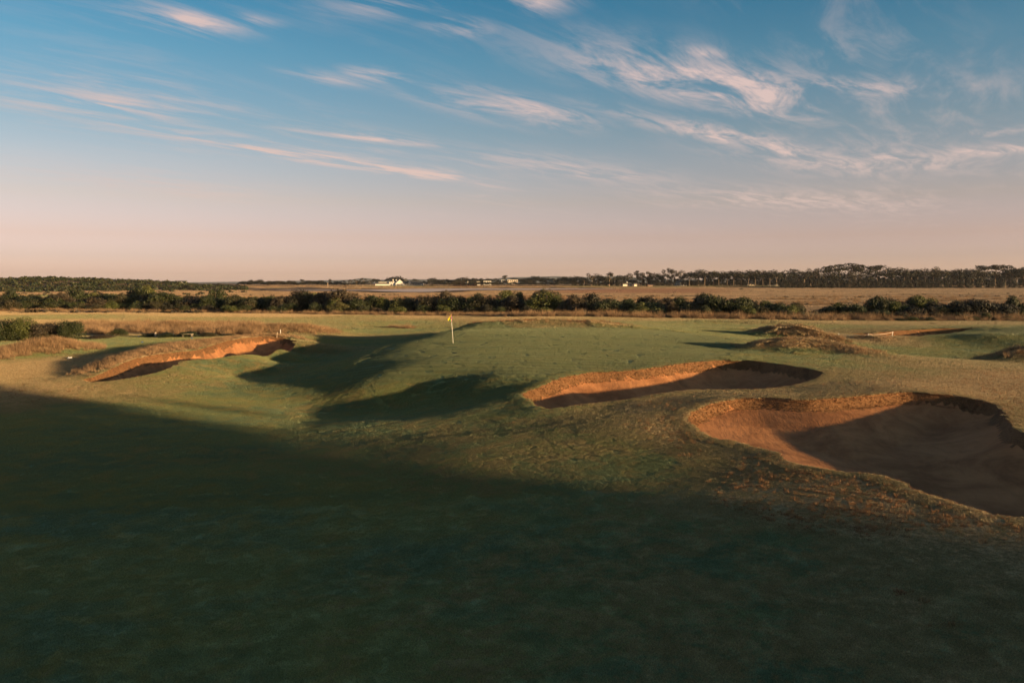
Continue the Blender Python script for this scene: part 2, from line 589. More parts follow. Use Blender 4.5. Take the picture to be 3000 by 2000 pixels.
# ridges and mounds: crest points as pixel, pixel, crest height, half width
RIDGES = {
    'bunker_bank': [(265, 1098, 1.02, 1.6), (330, 1068, 1.3, 2.0), (420, 1036, 1.56, 2.2), (500, 1014, 1.68, 2.4), (620, 1000, 1.7, 2.2), (720, 988, 1.7, 2.0), (830, 985, 1.6, 1.8), (870, 990, 1.45, 1.5)],
    'left_mound': [(-60, 1045, 1.1, 2.0), (40, 1020, 1.55, 2.2), (110, 1002, 1.95, 2.4), (170, 999, 1.95, 2.4), (225, 1012, 1.4, 1.8)],
    'back_mound': [(640, 972, .9, 1.8), (690, 962, 1.45, 2.4), (770, 957, 1.6, 2.8), (880, 954, 1.7, 2.8), (930, 964, 1.05, 2.4)],
    'tee_back': [(440, 962, .9, 2.0), (490, 950, 1.35, 2.5), (560, 955, 1.1, 2.5)],
    'green_back': [(1385, 948, 2.78, 1.8), (1450, 943, 3.0, 2.2), (1600, 937.5, 3.2, 2.4), (1660, 941, 3.1, 2.2), (1750, 942, 3.1, 2.2), (1840, 953, 2.7, 1.8)],
    'dark_mound': [(2190, 1014, 2.4, 1.6), (2250, 997, 2.95, 2.0), (2310, 993, 3.08, 2.3), (2370, 993, 3.08, 2.3), (2430, 1003, 2.9, 2.0), (2490, 1015, 2.7, 1.8), (2600, 1046, 2.25, 1.4)],
    'second_mound': [(2240, 968, 2.2, 1.8), (2290, 957, 2.8, 2.0), (2340, 957, 2.85, 2.0), (2400, 972, 2.45, 1.8), (2440, 984, 2.1, 1.6)],
    'edge_mound': [(2860, 1064, 1.0, 1.8), (2930, 1042, 1.7, 2.2), (3000, 1022, 2.35, 2.4), (3120, 1010, 2.7, 2.6)],
    'fence_bank': [(2480, 992, 1.3, 1.5), (2560, 986, 1.55, 1.8), (2650, 990, 1.3, 1.5)],
    'third_mound': [(1900, 949, 1.6, 3.5), (2080, 940, 1.5, 4.0), (2250, 942, 1.3, 4.0)],
    'cross_wave': [(2120, 962, 1.9, 3.0), (2230, 966, 1.9, 2.5), (2330, 972, 1.7, 2.5)],
}
_R = {}
for k_, v_ in RIDGES.items():
    rows = []
    for (px, py, z, w) in v_:
        p = P(px, py, z)
        rows.append((p[0], p[1], z, w))
    rows = np.array(rows)
    zb = rbf_eval(rows[:, 0], rows[:, 1])
    rows[:, 2] = np.maximum(rows[:, 2] - zb, 0.03)
    _R[k_] = rows


def dune_z(x, y):
    """the dune behind the camera that keeps the foreground in shade, and the scrub hills far to the left"""
    z = np.zeros(x.shape)
    for (cx, cy, h, sx, sy, ang) in DUNES:
        c, s = math.cos(rad(ang)), math.sin(rad(ang))
        dx, dy = x - cx, y - cy
        a, b = dx * c + dy * s, -dx * s + dy * c
        z = z + h * np.exp(-(a / sx) ** 2 - (b / sy) ** 2)
    return z


DUNES = [
    # centre x, y, height, half lengths, turn
    (44, -32, 4.0, 20, 12, 59), (22, -68, 4.5, 25, 14, 59), (-20, -100, 5.0, 40, 20, 20),
    # scrub hills
    (-402, 700, 7.4, 52, 110, 0), (-335, 705, 2.20, 45, 100, 0), (-470, 690, 3.96, 80, 100, 0), (-560, 650, 3.85, 120, 100, 0), (-345, 740, 2.20, 60, 90, 0),
    (-330, 780, 2.31, 45, 80, 0), (-280, 820, 1.76, 90, 70, 0), (-430, 470, 1.10, 90, 50, 0), (-190, 900, 1.32, 60, 60, 0), (-255, 960, 1.93, 30, 40, 0), (-700, 700, 4.95, 150, 130, 0),
]


def ground_z(x, y, detail=True):
    x = np.asarray(x, float)
    y = np.asarray(y, float)
    near = (1 - sstep(185, 260, y)) * (1 - sstep(110, 170, np.abs(x))) * sstep(-110, -60, y)
    z = np.zeros(x.shape)
    m = near > 0
    if m.any():
        zz = rbf_eval(x[m], y[m])
        for rows in _R.values():
            lo, hi = rows[:, :2].min(0) - 9, rows[:, :2].max(0) + 9
            xm, ym = x[m], y[m]
            q = (xm > lo[0]) & (xm < hi[0]) & (ym > lo[1]) & (ym < hi[1])
            if q.any():
                d, (h, w) = seg_field(xm[q], ym[q], rows)
                zz[q] += h * np.exp(-(d / w) ** 2)
        z[m] = zz
    outer = 0.3 + 1.0 * (sstep(0, -120, y))
    z = z * near + (1 - near) * outer * (1 - sstep(300, 500, y))
    z = z + 3.0 * sstep(1000, 1130, y) + 0.5 * sstep(1500, 4000, y)
    z = z + dune_z(x, y)
    m = (y > 550) & (y < 1100)
    if m.any():
        sdl = signed(x[m], y[m], LAGOON, 120.0)
        z[m] -= 0.4 * sstep(-110, -15, sdl) + 0.4 * sstep(-12, 12, sdl)
    if detail:
        a = 1 - sstep(150, 260, y)
        z = z + a * (0.10 * (fbm(x / 9, y / 9, 3, 3) - .5) + 0.03 * (fbm(x / 1.6, y / 1.6, 5, 3) - .5))
        roll = sstep(17, 24, y) * (1 - sstep(40, 48, y)) * sstep(-24, -16, x) * (1 - sstep(4, 9, x))
        z = z + roll * 0.25 * (fbm(x / 5.5 + 3.3, y / 5.5, 41, 2) - .5)
        z = z + (1 - a) * (0.30 * (fbm(x / 40, y / 40, 8, 3) - .5))
    return z


LAGOON = closed_spline([P(q[0], q[1], 0.0) for q in [(1130, 847.5), (1270, 845.3), (1480, 845), (1700, 845.2), (1800, 846.5), (1700, 847.6), (1560, 849), (1400, 849.2), (1325, 851.5),
                                                      (1250, 855.3), (1150, 854.6), (1060, 851.4), (900, 851.6), (790, 850.6), (900, 849.4), (1060, 849)]], 6)
BUNKER = {   # face height, face run, sand depth below the rim, slope length
    'right': (0.42, 0.36, 1.9, 6.5), 'middle': (0.45, 0.36, 1.8, 2.3), 'left': (0.35, 0.28, 1.8, .8), 'far': (0.45, 0.4, 1.7, .9),
}


def bunker_drop(d, par, x, y):
    hf, wf, dep, L = par
    if L > 6:      # the big bunker runs out gently towards its far left end
        L = 2.3 + (L - 2.3) * sstep(-3.5, 3.0, (x - 11.5) * -.8 + (y - 26) * .6)
    wv = fbm(x / 1.3, y / 1.3, 21, 3) - 0.5
    dd = np.maximum(d + wv * 0.25 * sstep(0, .4, d), 0)
    face = hf * sstep(-0.15, 1.0, dd / wf)
    face0 = hf * sstep(-0.15, 1.0, 0.0)
    bowl = (dep - hf) * (1 - np.exp(-(np.maximum(dd - wf * .7, 0) / L) ** 1.05))
    return np.where(d > 0, face - face0 + bowl, 0)


# the putting green, as an outline on the ground (x, y)
def hit(px, py):
    """where the view ray through a photo pixel meets the land"""
    a = P(px, py, CAM_Z - 1.0)
    d = np.array([a[0], a[1], -1.0])
    lo, hi = 3.0, 7.0
    for _ in range(3):
        t = np.linspace(lo, hi, 60)
        x, y, z = d[0] * t, d[1] * t, CAM_Z - t
        g = ground_z(x, y, False)
        i = int(np.argmax(z < g)) if (z < g).any() else len(t) - 1
        lo, hi = t[max(i - 1, 0)], t[i]
    return np.array([x[i], y[i], g[i]])


GREEN = closed_spline([hit(*q) for q in [(1330, 962), (1500, 953), (1750, 957), (1950, 969), (2100, 985), (2165, 1010), (2185, 1035), (2120, 1048), (2000, 1058), (1860, 1076),
                                         (1720, 1084), (1600, 1104), (1450, 1112), (1250, 1122), (1080, 1118), (1010, 1095), (1060, 1050), (1170, 1003)]])
GREEN2 = closed_spline([hit(*q) for q in [(2870, 968), (2960, 957), (3100, 950), (3300, 955), (3300, 985), (3050, 985), (2930, 983)]])

# how dry the turf is (0 lush, 1 straw), given at photo pixels
DRY = [(200, 1900, .05), (900, 1900, .15), (1500, 1900, .25), (2200, 1900, .34), (2900, 1900, .44), (300, 1500, .0), (900, 1500, .03), (1500, 1500, .14), (2200, 1600, .26), (2800, 1700, .48),
       (2400, 1450, .66), (2700, 1520, .72), (2950, 1580, .78), (2250, 1370, .6), (2100, 1310, .6), (1900, 1350, .15), (1700, 1300, .32), (1500, 1330, .3), (1350, 1250, .33),
       (1250, 1230, .22), (2000, 1250, .66), (1900, 1200, .7), (1750, 1215, .55), (1600, 1230, .3), (1500, 1215, .12), (2100, 1160, .66), (2300, 1155, .62), (2500, 1140, .66), (2700, 1125, .82),
       (2900, 1130, .97), (2600, 1100, .55), (2950, 1100, .92), (2450, 1100, .5), (2450, 1070, .2), (2650, 1080, .33), (2300, 1050, .1), (2750, 1075, .6),
       (0, 1250, 0), (300, 1250, 0), (600, 1230, 0), (0, 1150, .78), (150, 1150, .72), (300, 1150, .55), (100, 1080, .82), (200, 1060, .82), (500, 1130, .3), (650, 1080, .25),
       (800, 1040, .3), (900, 1000, .38), (700, 1150, .12), (850, 1130, .08), (950, 1180, .2), (1000, 1220, .1), (900, 1200, .25), (0, 1200, .6), (0, 1225, .1), (200, 1200, .1),
       (850, 1060, .05), (1000, 1000, .1), (1100, 970, .12), (950, 975, .5), (1000, 960, .35), (1150, 950, .2), (300, 997, .12), (500, 992, .12), (100, 1010, .12), (350, 1010, .1),
       (200, 930, .27), (600, 940, .3), (900, 940, .3), (1100, 930, .3), (0, 908, 1), (300, 912, 1), (600, 918, .9), (900, 921, 1), (1200, 928, .9), (1500, 933, .7), (50, 947, .85),
       (350, 955, 1), (500, 965, 1), (600, 970, .8), (700, 980, .8), (900, 968, .5), (200, 960, .8), (650, 990, .3),
       (1900, 935, .6), (2100, 935, .5), (2000, 945, .2), (2300, 945, .4), (2500, 948, .7), (2700, 950, .6), (2900, 955, .3), (2400, 955, .2), (2100, 955, .15), (2200, 975, .05), (2050, 975, .1),
       (2500, 1010, .1), (2700, 1040, 0), (2900, 1010, 0), (2600, 980, .6), (2550, 988, .75), (2850, 990, .05), (2950, 970, 0), (3000, 1070, .5), (1700, 1000, .1), (1300, 1060, .12), (1100, 1100, .2),
       (1950, 1000, .1), (1600, 945, .4), (1400, 1140, .1), (1200, 1170, .15)]
_dp = np.array([list(hit(q[0], q[1])[:2]) + [q[2]] for q in DRY])


def dry_field(x, y):
    x, y = np.asarray(x, float), np.asarray(y, float)
    out = np.ones(x.shape)
    m = (y < 200) & (y > 4) & (np.abs(x) < 120)
    out[m] = dry_near(x[m], y[m])
    out[y <= 4] = 0.3
    return out


def dry_near(x, y):
    num = np.zeros(x.shape)
    den = np.zeros(x.shape)
    for (px, py, v) in _dp:
        r2 = ((x - px) ** 2 + (y - py) ** 2) / (1 + 0.002 * py * py)
        w = 1.0 / (r2 + 0.6) ** 2
        num += w * v
        den += w
    d = num / den
    for k_ in ('bunker_bank', 'left_mound', 'back_mound', 'tee_back', 'green_back', 'dark_mound', 'second_mound', 'edge_mound', 'fence_bank'):
        rows = _R[k_]
        lo, hi = rows[:, :2].min(0) - 8, rows[:, :2].max(0) + 8
        q = (x > lo[0]) & (x < hi[0]) & (y > lo[1]) & (y < hi[1])
        if q.any():
            dd, (h, w) = seg_field(x[q], y[q], rows)
            wt = np.exp(-(dd / (w * (0.62 if k_ == 'green_back' else 1.0))) ** 4) * sstep(0.0, 0.35, h)
            d[q] = np.maximum(d[q], wt * (0.7 if k_ == 'green_back' else 0.95))
    d = np.where(y > 175, np.maximum(d, sstep(150, 185, y)), d)
    return np.clip(d, 0, 1)


# ------------------------------------------------------------------ ground materials
def ground_material(blades=False):
    m, k, bs = new_mat('turf_blades' if blades else 'turf')
    k.dims = '2D'
    geo = k.n('ShaderNodeNewGeometry')
    pos = geo.outputs['Position']
    sep = k.n('ShaderNodeSeparateXYZ')
    k.set(sep.inputs[0], pos)
    dry = k.n('ShaderNodeAttribute', attribute_name='dry', attribute_type='INSTANCER' if blades else 'GEOMETRY').outputs['Fac']
    lush = k.n('ShaderNodeAttribute', attribute_name='lush', attribute_type='INSTANCER' if blades else 'GEOMETRY').outputs['Fac']
    red = k.n('ShaderNodeAttribute', attribute_name='red', attribute_type='INSTANCER' if blades else 'GEOMETRY').outputs['Fac']
    n_big = k.noise(k.mapping(pos, (.5, 1.0, 1)), 0.22, 6, 0.68)
    n_mid = k.noise(pos, 0.9, 5, 0.68, 0.4)
    n_fin = k.noise(pos, 7.0, 6, 0.7)
    n_mic = k.noise(pos, 38.0, 4, 0.7)
    green = k.mix(k.smooth(n_big, .35, .65), (.122, .170, .084), (.190, .205, .074))
    green = k.mix(k.smooth(n_mid, .40, .70, 0, .75), green, (.245, .205, .056))
    olive = k.mix(n_mid, (.20, .165, .07), (.27, .21, .095))
    straw = k.mix(k.smooth(n_fin, .3, .7), (.26, .175, .085), (.48, .34, .18))
    # mixed by a noisy threshold so that dry and green patches interlock
    f = k.m('ADD', dry, k.m('ADD', k.m('MULTIPLY', k.m('SUBTRACT', n_mid, .5), .7), k.m('MULTIPLY', k.m('SUBTRACT', n_fin, .5), .7)))
    c = k.mix(k.smooth(f, .15, .42), green, olive)
    c = k.mix(k.smooth(f, .45, .85), c, straw)
    # marsh beyond the scrub: long bands of tan grass, brown rush and red samphire
    mv = k.mapping(pos, (0.16, 1.0, 1.0))
    mb = k.noise(mv, 0.035, 5, 0.62, 0.6)
    mb2 = k.noise(k.mapping(pos, (0.3, 1, 1)), 0.16, 5, 0.7)
    marsh = k.mix(k.smooth(mb, .38, .62), (.37, .235, .130), (.20, .115, .062))
    marsh = k.mix(k.smooth(mb2, .40, .57, 0, .95), marsh, (.11, .072, .042))
    marsh = k.mix(k.smooth(mb2, .30, .44, .7, 0), marsh, (.45, .305, .170))
    marsh = k.mix(k.m('MULTIPLY', red, k.smooth(mb2, .3, .55, 1, .6)), marsh, (.13, .038, .02))
    far = k.smooth(sep.outputs[1], 168, 200)
    c = k.mix(far, c, marsh)
    c = k.mix(lush, c, k.mix(n_mid, (.085, .10, .03), (.13, .13, .045)))
    # fine speckle of blades
    c = k.mix(1.0, c, k.mix(k.smooth(n_mic, .3, .7), (.62, .62, .62), (1.32, 1.30, 1.22)), 'MULTIPLY')
    k.set(bs.inputs['Base Color'], c)
    bs.inputs['Roughness'].default_value = 0.75
    bs.inputs['Specular IOR Level'].default_value = 0.12
    if blades:
        bs.inputs['Specular IOR Level'].default_value = 0.55
        bs.inputs['Roughness'].default_value = 0.5
    else:
        fuzzy(k, bs, pos, 60.0, k.m('ADD', 4.0, k.m('MULTIPLY', dry, 4)))
    return m


def green_material(blades=False):
    m, k, bs = new_mat('green_blades' if blades else 'green_turf')
    k.dims = '2D'
    geo = k.n('ShaderNodeNewGeometry')
    pos = geo.outputs['Position']
    n_big = k.noise(k.mapping(pos, (.35, 1.0, 1), (0, 0, .25)), 0.35, 5, 0.6)
    n_mid = k.noise(k.mapping(pos, (.5, 1.6, 1), (0, 0, .25)), 1.4, 5, 0.65)
    n_mic = k.noise(pos, 30.0, 4, 0.7)
    c = k.mix(k.smooth(n_big, .35, .65), (.130, .162, .072), (.165, .188, .078))
    wv = k.n('ShaderNodeTexWave')
    wv.inputs['Scale'].default_value = .28
    wv.inputs['Distortion'].default_value = 1.0
    k.set(wv.inputs['Vector'], k.mapping(pos, (1, 1, 0), (0, 0, 1.9)))
    c = k.mix(k.smooth(n_mid, .4, .7, 0, .7), c, (.185, .170, .066))
    c = k.mix(k.m('MULTIPLY', k.smooth(wv.outputs['Fac'], .35, .65), .42), c, (.085, .11, .045))
    c = k.mix(1.0, c, k.mix(k.smooth(n_mic, .3, .7), (.78, .78, .78), (1.18, 1.18, 1.15)), 'MULTIPLY')
    k.set(bs.inputs['Base Color'], c)
    bs.inputs['Roughness'].default_value = 0.7
    bs.inputs['Specular IOR Level'].default_value = 0.12
    if blades:
        bs.inputs['Specular IOR Level'].default_value = 0.55
        bs.inputs['Roughness'].default_value = 0.5
    else:
        fuzzy(k, bs, pos, 70.0, 3.0)
    return m


def sand_material():
    m, k, bs = new_mat('sand')
    geo = k.n('ShaderNodeNewGeometry')
    pos = geo.outputs['Position']
    d = k.n('ShaderNodeAttribute', attribute_name='rimdist').outputs['Fac']
    n1 = k.noise(pos, 0.5, 6, 0.68, 0.6)
    n2 = k.noise(k.mapping(pos, (1, .3, 1), (0, 0, .5)), 4.0, 6, 0.7)
    n3 = k.noise(pos, 60.0, 3, 0.7)
    c = k.mix(k.smooth(n1, .35, .7), (.43, .190, .082), (.225, .095, .042))
    c = k.mix(k.smooth(n2, .5, .75, 0, .55), c, (.22, .10, .045))
    c = k.mix(1.0, c, k.mix(n3, (.85, .85, .85), (1.12, 1.12, 1.12)), 'MULTIPLY')
    k.set(bs.inputs['Base Color'], c)
    bs.inputs['Roughness'].default_value = 0.95
    bs.inputs['Specular IOR Level'].default_value = 0.1
    bump(k, bs, k.m('ADD', k.m('MULTIPLY', n2, .8), k.m('ADD', k.m('MULTIPLY', n3, .12), k.m('MULTIPLY', n1, 1.0))), 0.6, 0.10)
    return m


def face_material():
    m, k, bs = new_mat('turf_face')
    geo = k.n('ShaderNodeNewGeometry')
    pos = geo.outputs['Position']
    n1 = k.noise(pos, 1.6, 5, 0.65, 0.4)
    n2 = k.noise(k.mapping(pos, (1, 1, .45)), 30.0, 5, 0.7)
    c = k.mix(k.smooth(n2, .3, .7), (.10, .044, .020), (.27, .135, .058))
    c = k.mix(k.smooth(n1, .5, .7, 0, .7), c, (.07, .04, .02))
    k.set(bs.inputs['Base Color'], c)
    bs.inputs['Roughness'].default_value = 0.9
    bs.inputs['Specular IOR Level'].default_value = 0.15
    fuzzy(k, bs, pos, 50.0, 5.0)
    return m


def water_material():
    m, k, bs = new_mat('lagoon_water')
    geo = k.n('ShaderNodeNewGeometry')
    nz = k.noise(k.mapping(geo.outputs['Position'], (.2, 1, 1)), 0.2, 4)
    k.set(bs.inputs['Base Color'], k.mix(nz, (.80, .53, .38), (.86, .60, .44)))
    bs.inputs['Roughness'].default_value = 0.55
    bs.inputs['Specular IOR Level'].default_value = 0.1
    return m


M_TURF, M_GREEN, M_SAND, M_FACE, M_WATER = ground_material(), green_material(), sand_material(), face_material(), water_material()


# ------------------------------------------------------------------ the ground mesh, cut cleanly along bunker and green outlines
def axis(segs):
    out = [segs[0][0]]
    for a, b, s0, s1 in segs:
        x = a
        while x < b - 1e-6:
            t = (x - a) / (b - a)
            st = s0 * (s1 / s0) ** t
            x = min(x + st, b)
            out.append(x)
    return np.array(out)


def far_fields(X, Y):
    """mown strips and red samphire of the far marsh"""
    far_green = np.zeros(X.shape)
    for (pa, pb, da, db, v) in FAR_LUSH:
        cx_a, cx_b = at(pa, 1) * Y, at(pb, 1) * Y
        e = 0.06 * Y
        far_green = np.maximum(far_green, v * sstep(-e * .3, e * .3, X - cx_a) * sstep(-e * .3, e * .3, cx_b - X) * sstep(da - 15, da + 5, Y) * sstep(db + 15, db - 5, Y))
    red = sstep(500, 620, Y) * sstep(1010, 940, Y) * sstep(at(1500, 1) * Y, at(1720, 1) * Y, X) * sstep(at(2200, 1) * Y, at(2000, 1) * Y, X)
    red = np.maximum(red, .8 * sstep(300, 340, Y) * sstep(460, 400, Y) * sstep(at(1000, 1) * Y, at(1300, 1) * Y, X) * sstep(at(1850, 1) * Y, at(1600, 1) * Y, X))
    return far_green, red


def build_ground():
    ax = axis([(-14000, -170, 2500, 12), (-170, -46, 5, .5), (-46, -28, .32, .3), (-28, -18, .14, .14), (-18, -8, .3, .3), (-8, -1, .25, .2), (-1, 19, .15, .15), (19, 62, .25, .3), (62, 170, .5, 5), (170, 14000, 12, 2500)])
    ay = axis([(-600, -70, 60, 4), (-70, 10, 2.5, .5), (10, 15, .25, .15), (15, 50, .15, .15), (50, 78, .17, .2), (78, 104, .22, .35), (104, 200, .5, 3), (200, 1300, 4, 20), (1300, 14000, 40, 2500)])
    X, Y = np.meshgrid(ax, ay)
    ny, nx = X.shape
    region = np.zeros((ny - 1, nx - 1), int)          # 0 = ground
    splits = []
    names = list(OUTLINES) + ['green', 'green2']
    polys = [OUTLINES[n_] for n_ in OUTLINES] + [GREEN, GREEN2]
    sds = []
    diag = np.zeros((ny - 1, nx - 1), int)            # 1: split 0-2, 2: split 1-3
    moved = np.zeros(X.shape, bool)
    X0, Y0 = X.copy(), Y.copy()
    for ri, poly in enumerate(polys):
        sd = signed(X, Y, poly, 4.0)
        best = np.full(X.shape, 0.5001)
        NX_, NY_ = X.copy(), Y.copy()
        for ax_i in (0, 1):
            a = (slice(None), slice(None, -1)) if ax_i == 1 else (slice(None, -1), slice(None))
            b = (slice(None), slice(1, None)) if ax_i == 1 else (slice(1, None), slice(None))
            s0, s1 = sd[a], sd[b]
            cr = (s0 * s1) < 0
            t = np.where(cr, s0 / np.where(cr, s0 - s1, 1), 9)
            for (sl, tt, oth) in ((a, t, b), (b, 1 - t, a)):
                cand = cr & (tt < best[sl]) & ~moved[sl]
                bx = best[sl]
                bx[cand] = tt[cand]
                best[sl] = bx
                vx, vy = NX_[sl], NY_[sl]
                vx[cand] = (X[sl] + (X[oth] - X[sl]) * tt)[cand]
                vy[cand] = (Y[sl] + (Y[oth] - Y[sl]) * tt)[cand]
                NX_[sl], NY_[sl] = vx, vy
        sn = best < 0.5001
        moved |= sn
        X, Y = NX_, NY_
        sd = signed(X, Y, poly, 4.0)
        sd[sn] = 0
        sds.append(sd)
        q = np.stack([sd[:-1, :-1], sd[:-1, 1:], sd[1:, 1:], sd[1:, :-1]])
        pos_, neg = (q > 0).any(0), (q < 0).any(0)
        ins = pos_ & ~neg & (region == 0)
        region[ins] = ri + 1
        mixed = pos_ & neg & (region == 0)
        for (i, j) in np.argwhere(mixed):
            splits.append((i, j, ri + 1))
    # heights
    Z = ground_z(X, Y)
    drop = np.zeros(X.shape)
    rimd = np.full(X.shape, -4.0)
    for ri, n_ in enumerate(OUTLINES):
        sd = sds[ri]
        drop += bunker_drop(sd, BUNKER[n_], X, Y)
        rimd = np.maximum(rimd, sd)
        # a low turned lip along the rim
        Z = Z + 0.02 * np.exp(-((sd + 0.25) / 0.3) ** 2) * (sd <= 0)
    for gi in (len(OUTLINES), len(OUTLINES) + 1):     # the greens are rolled smooth
        w = sstep(-1.0, 1.5, sds[gi])
        Z = Z * (1 - w) + ground_z(X, Y, False) * w
    Z = Z - drop
    dry = dry_field(X, Y)
    near_b = np.exp(-(np.minimum(rimd, 0) / 1.1) ** 2) * (rimd <= 0.01)
    dry = np.maximum(dry, 0.72 * near_b * (sds[list(OUTLINES).index('middle')] > -3.5) * 0.6)
    far_green, red = far_fields(X, Y)
    V = np.stack([X, Y, Z], -1).reshape(-1, 3)
    idx = np.arange(ny * nx).reshape(ny, nx)
    quads = np.stack([idx[:-1, :-1], idx[:-1, 1:], idx[1:, 1:], idx[1:, :-1]], -1)
    is_split = np.zeros(region.shape, bool)
    tris = {i: [] for i in range(len(polys) + 1)}
    for (i, j, r) in splits:
        if is_split[i, j]:
            continue
        is_split[i, j] = True
        q = quads[i, j]
        s = sds[r - 1].ravel()[q]
        tr = [(0, 1, 2), (0, 2, 3)] if (s[0] == 0 and s[2] == 0) else [(0, 1, 3), (1, 2, 3)]
        for t in tr:
            rr = r if s[list(t)].sum() > 0 else 0
            tris[rr].append(q[list(t)])
    attrs_all = {'dry': dry.ravel(), 'lush': far_green.ravel(), 'red': red.ravel(), 'rimdist': rimd.ravel()}

    def sub(name, mask_quads, tri_list, wanted):
        qs = quads[mask_quads & ~is_split].reshape(-1, 4)
        ts = np.array(tri_list, int).reshape(-1, 3)
        used = np.unique(np.concatenate([qs.ravel(), ts.ravel()]))
        remap = np.full(len(V), -1)
        remap[used] = np.arange(len(used))
        loops = np.concatenate([remap[qs].ravel(), remap[ts].ravel()])
        starts = np.concatenate([np.arange(len(qs)) * 4, len(qs) * 4 + np.arange(len(ts)) * 3])
        return make_mesh(name, V[used], loops, starts, True, {a_: attrs_all[a_][used] for a_ in wanted})

    g = link('ground', sub('ground', region == 0, tris[0], ('dry', 'lush', 'red')), M_TURF, kind='structure')
    for ri, n_ in enumerate(OUTLINES):
        m = region == ri + 1
        lim = BUNKER[n_][1] * 1.05
        sdq = (sds[ri][:-1, :-1] + sds[ri][:-1, 1:] + sds[ri][1:, 1:] + sds[ri][1:, :-1]) / 4
        wob = fbm((X[:-1, :-1]) / 0.9, Y[:-1, :-1] / 0.9, 33, 3) - .5
        face = sdq + wob * 0.5 < lim
        b = link('sand_bunker', sub('sand_bunker', m & ~face, [], ('rimdist',)), M_SAND, kind='structure')
        link('turf_face', sub('turf_face', m & face, tris[ri + 1], ('rimdist',)), M_FACE, b)
    for gi, n_ in ((len(OUTLINES), 'putting_green'), (len(OUTLINES) + 1, 'putting_green')):
        link(n_, sub(n_, region == gi + 1, tris[gi + 1], ('dry',)), M_GREEN, kind='structure')
    return g


# strips of mown grass far off: column from, column to, depth from, depth to, amount
FAR_LUSH = [(60, 320, 395, 470, 1.0), (-50, 40, 400, 440, .8), (660, 800, 860, 960, .8), (500, 640, 800, 850, .6), (1650, 2330, 1085, 1200, .75), (1060, 1300, 1090, 1140, .6), (260, 360, 460, 520, .6)]
build_ground()
wp = np.array(LAGOON)
w_me = bpy.data.meshes.new('water')
w_me.from_pydata([(p[0], p[1], 0.04) for p in wp], [], [tuple(range(len(wp)))])
w_me.update()
link('water', w_me, M_WATER, kind='structure')


# ------------------------------------------------------------------ grass: blades on everything that grows here
def blade_patch(name, n, size, h, w, lean=0.5, seed=0, round_=False):
    """a patch of single-triangle blades"""
    r = np.random.default_rng(seed)
    if round_:
        rr, th = np.sqrt(r.random(n)) * size / 2, r.random(n) * 2 * np.pi
        bx, by = rr * np.cos(th), rr * np.sin(th)
    else:
        bx, by = (r.random(n) - .5) * size, (r.random(n) - .5) * size
    az = r.random(n) * 2 * np.pi
    hh = h * (0.55 + 0.75 * r.random(n))
    ln = hh * lean * (r.random(n) * 1.1 + (0.0 if not round_ else 0.15))
    la = r.random(n) * 2 * np.pi
    if round_:
        la = np.arctan2(by, bx) + (r.random(n) - .5) * 1.6
    ww = w * (0.7 + 0.6 * r.random(n))
    V = np.zeros((n, 3, 3))
    V[:, 0] = np.stack([bx - np.cos(az) * ww, by - np.sin(az) * ww, -0.15 * hh], -1)
    V[:, 1] = np.stack([bx + np.cos(az) * ww, by + np.sin(az) * ww, -0.15 * hh], -1)
    V[:, 2] = np.stack([bx + np.cos(la) * ln, by + np.sin(la) * ln, hh], -1)
    return mesh_n(name, V.reshape(-1, 3), np.arange(3 * n).reshape(-1, 3), attrs={'tip': np.tile([0., 0., 1.], n), 'rnd': np.repeat(r.random(n), 3)})


def eulers(nrm, spin):
    """euler angles that stand an object up along nrm and spin it"""
    nz = nrm / np.linalg.norm(nrm, axis=1, keepdims=True)
    t = np.stack([np.cos(spin), np.sin(spin), np.zeros_like(spin)], -1)
    t = t - nz * (t * nz).sum(1, keepdims=True)
    t /= np.linalg.norm(t, axis=1, keepdims=True)
    b = np.cross(nz, t)
    return np.stack([np.arctan2(b[:, 2], nz[:, 2]), np.arcsin(np.clip(-t[:, 2], -1, 1)), np.arctan2(t[:, 1], t[:, 0])], -1)


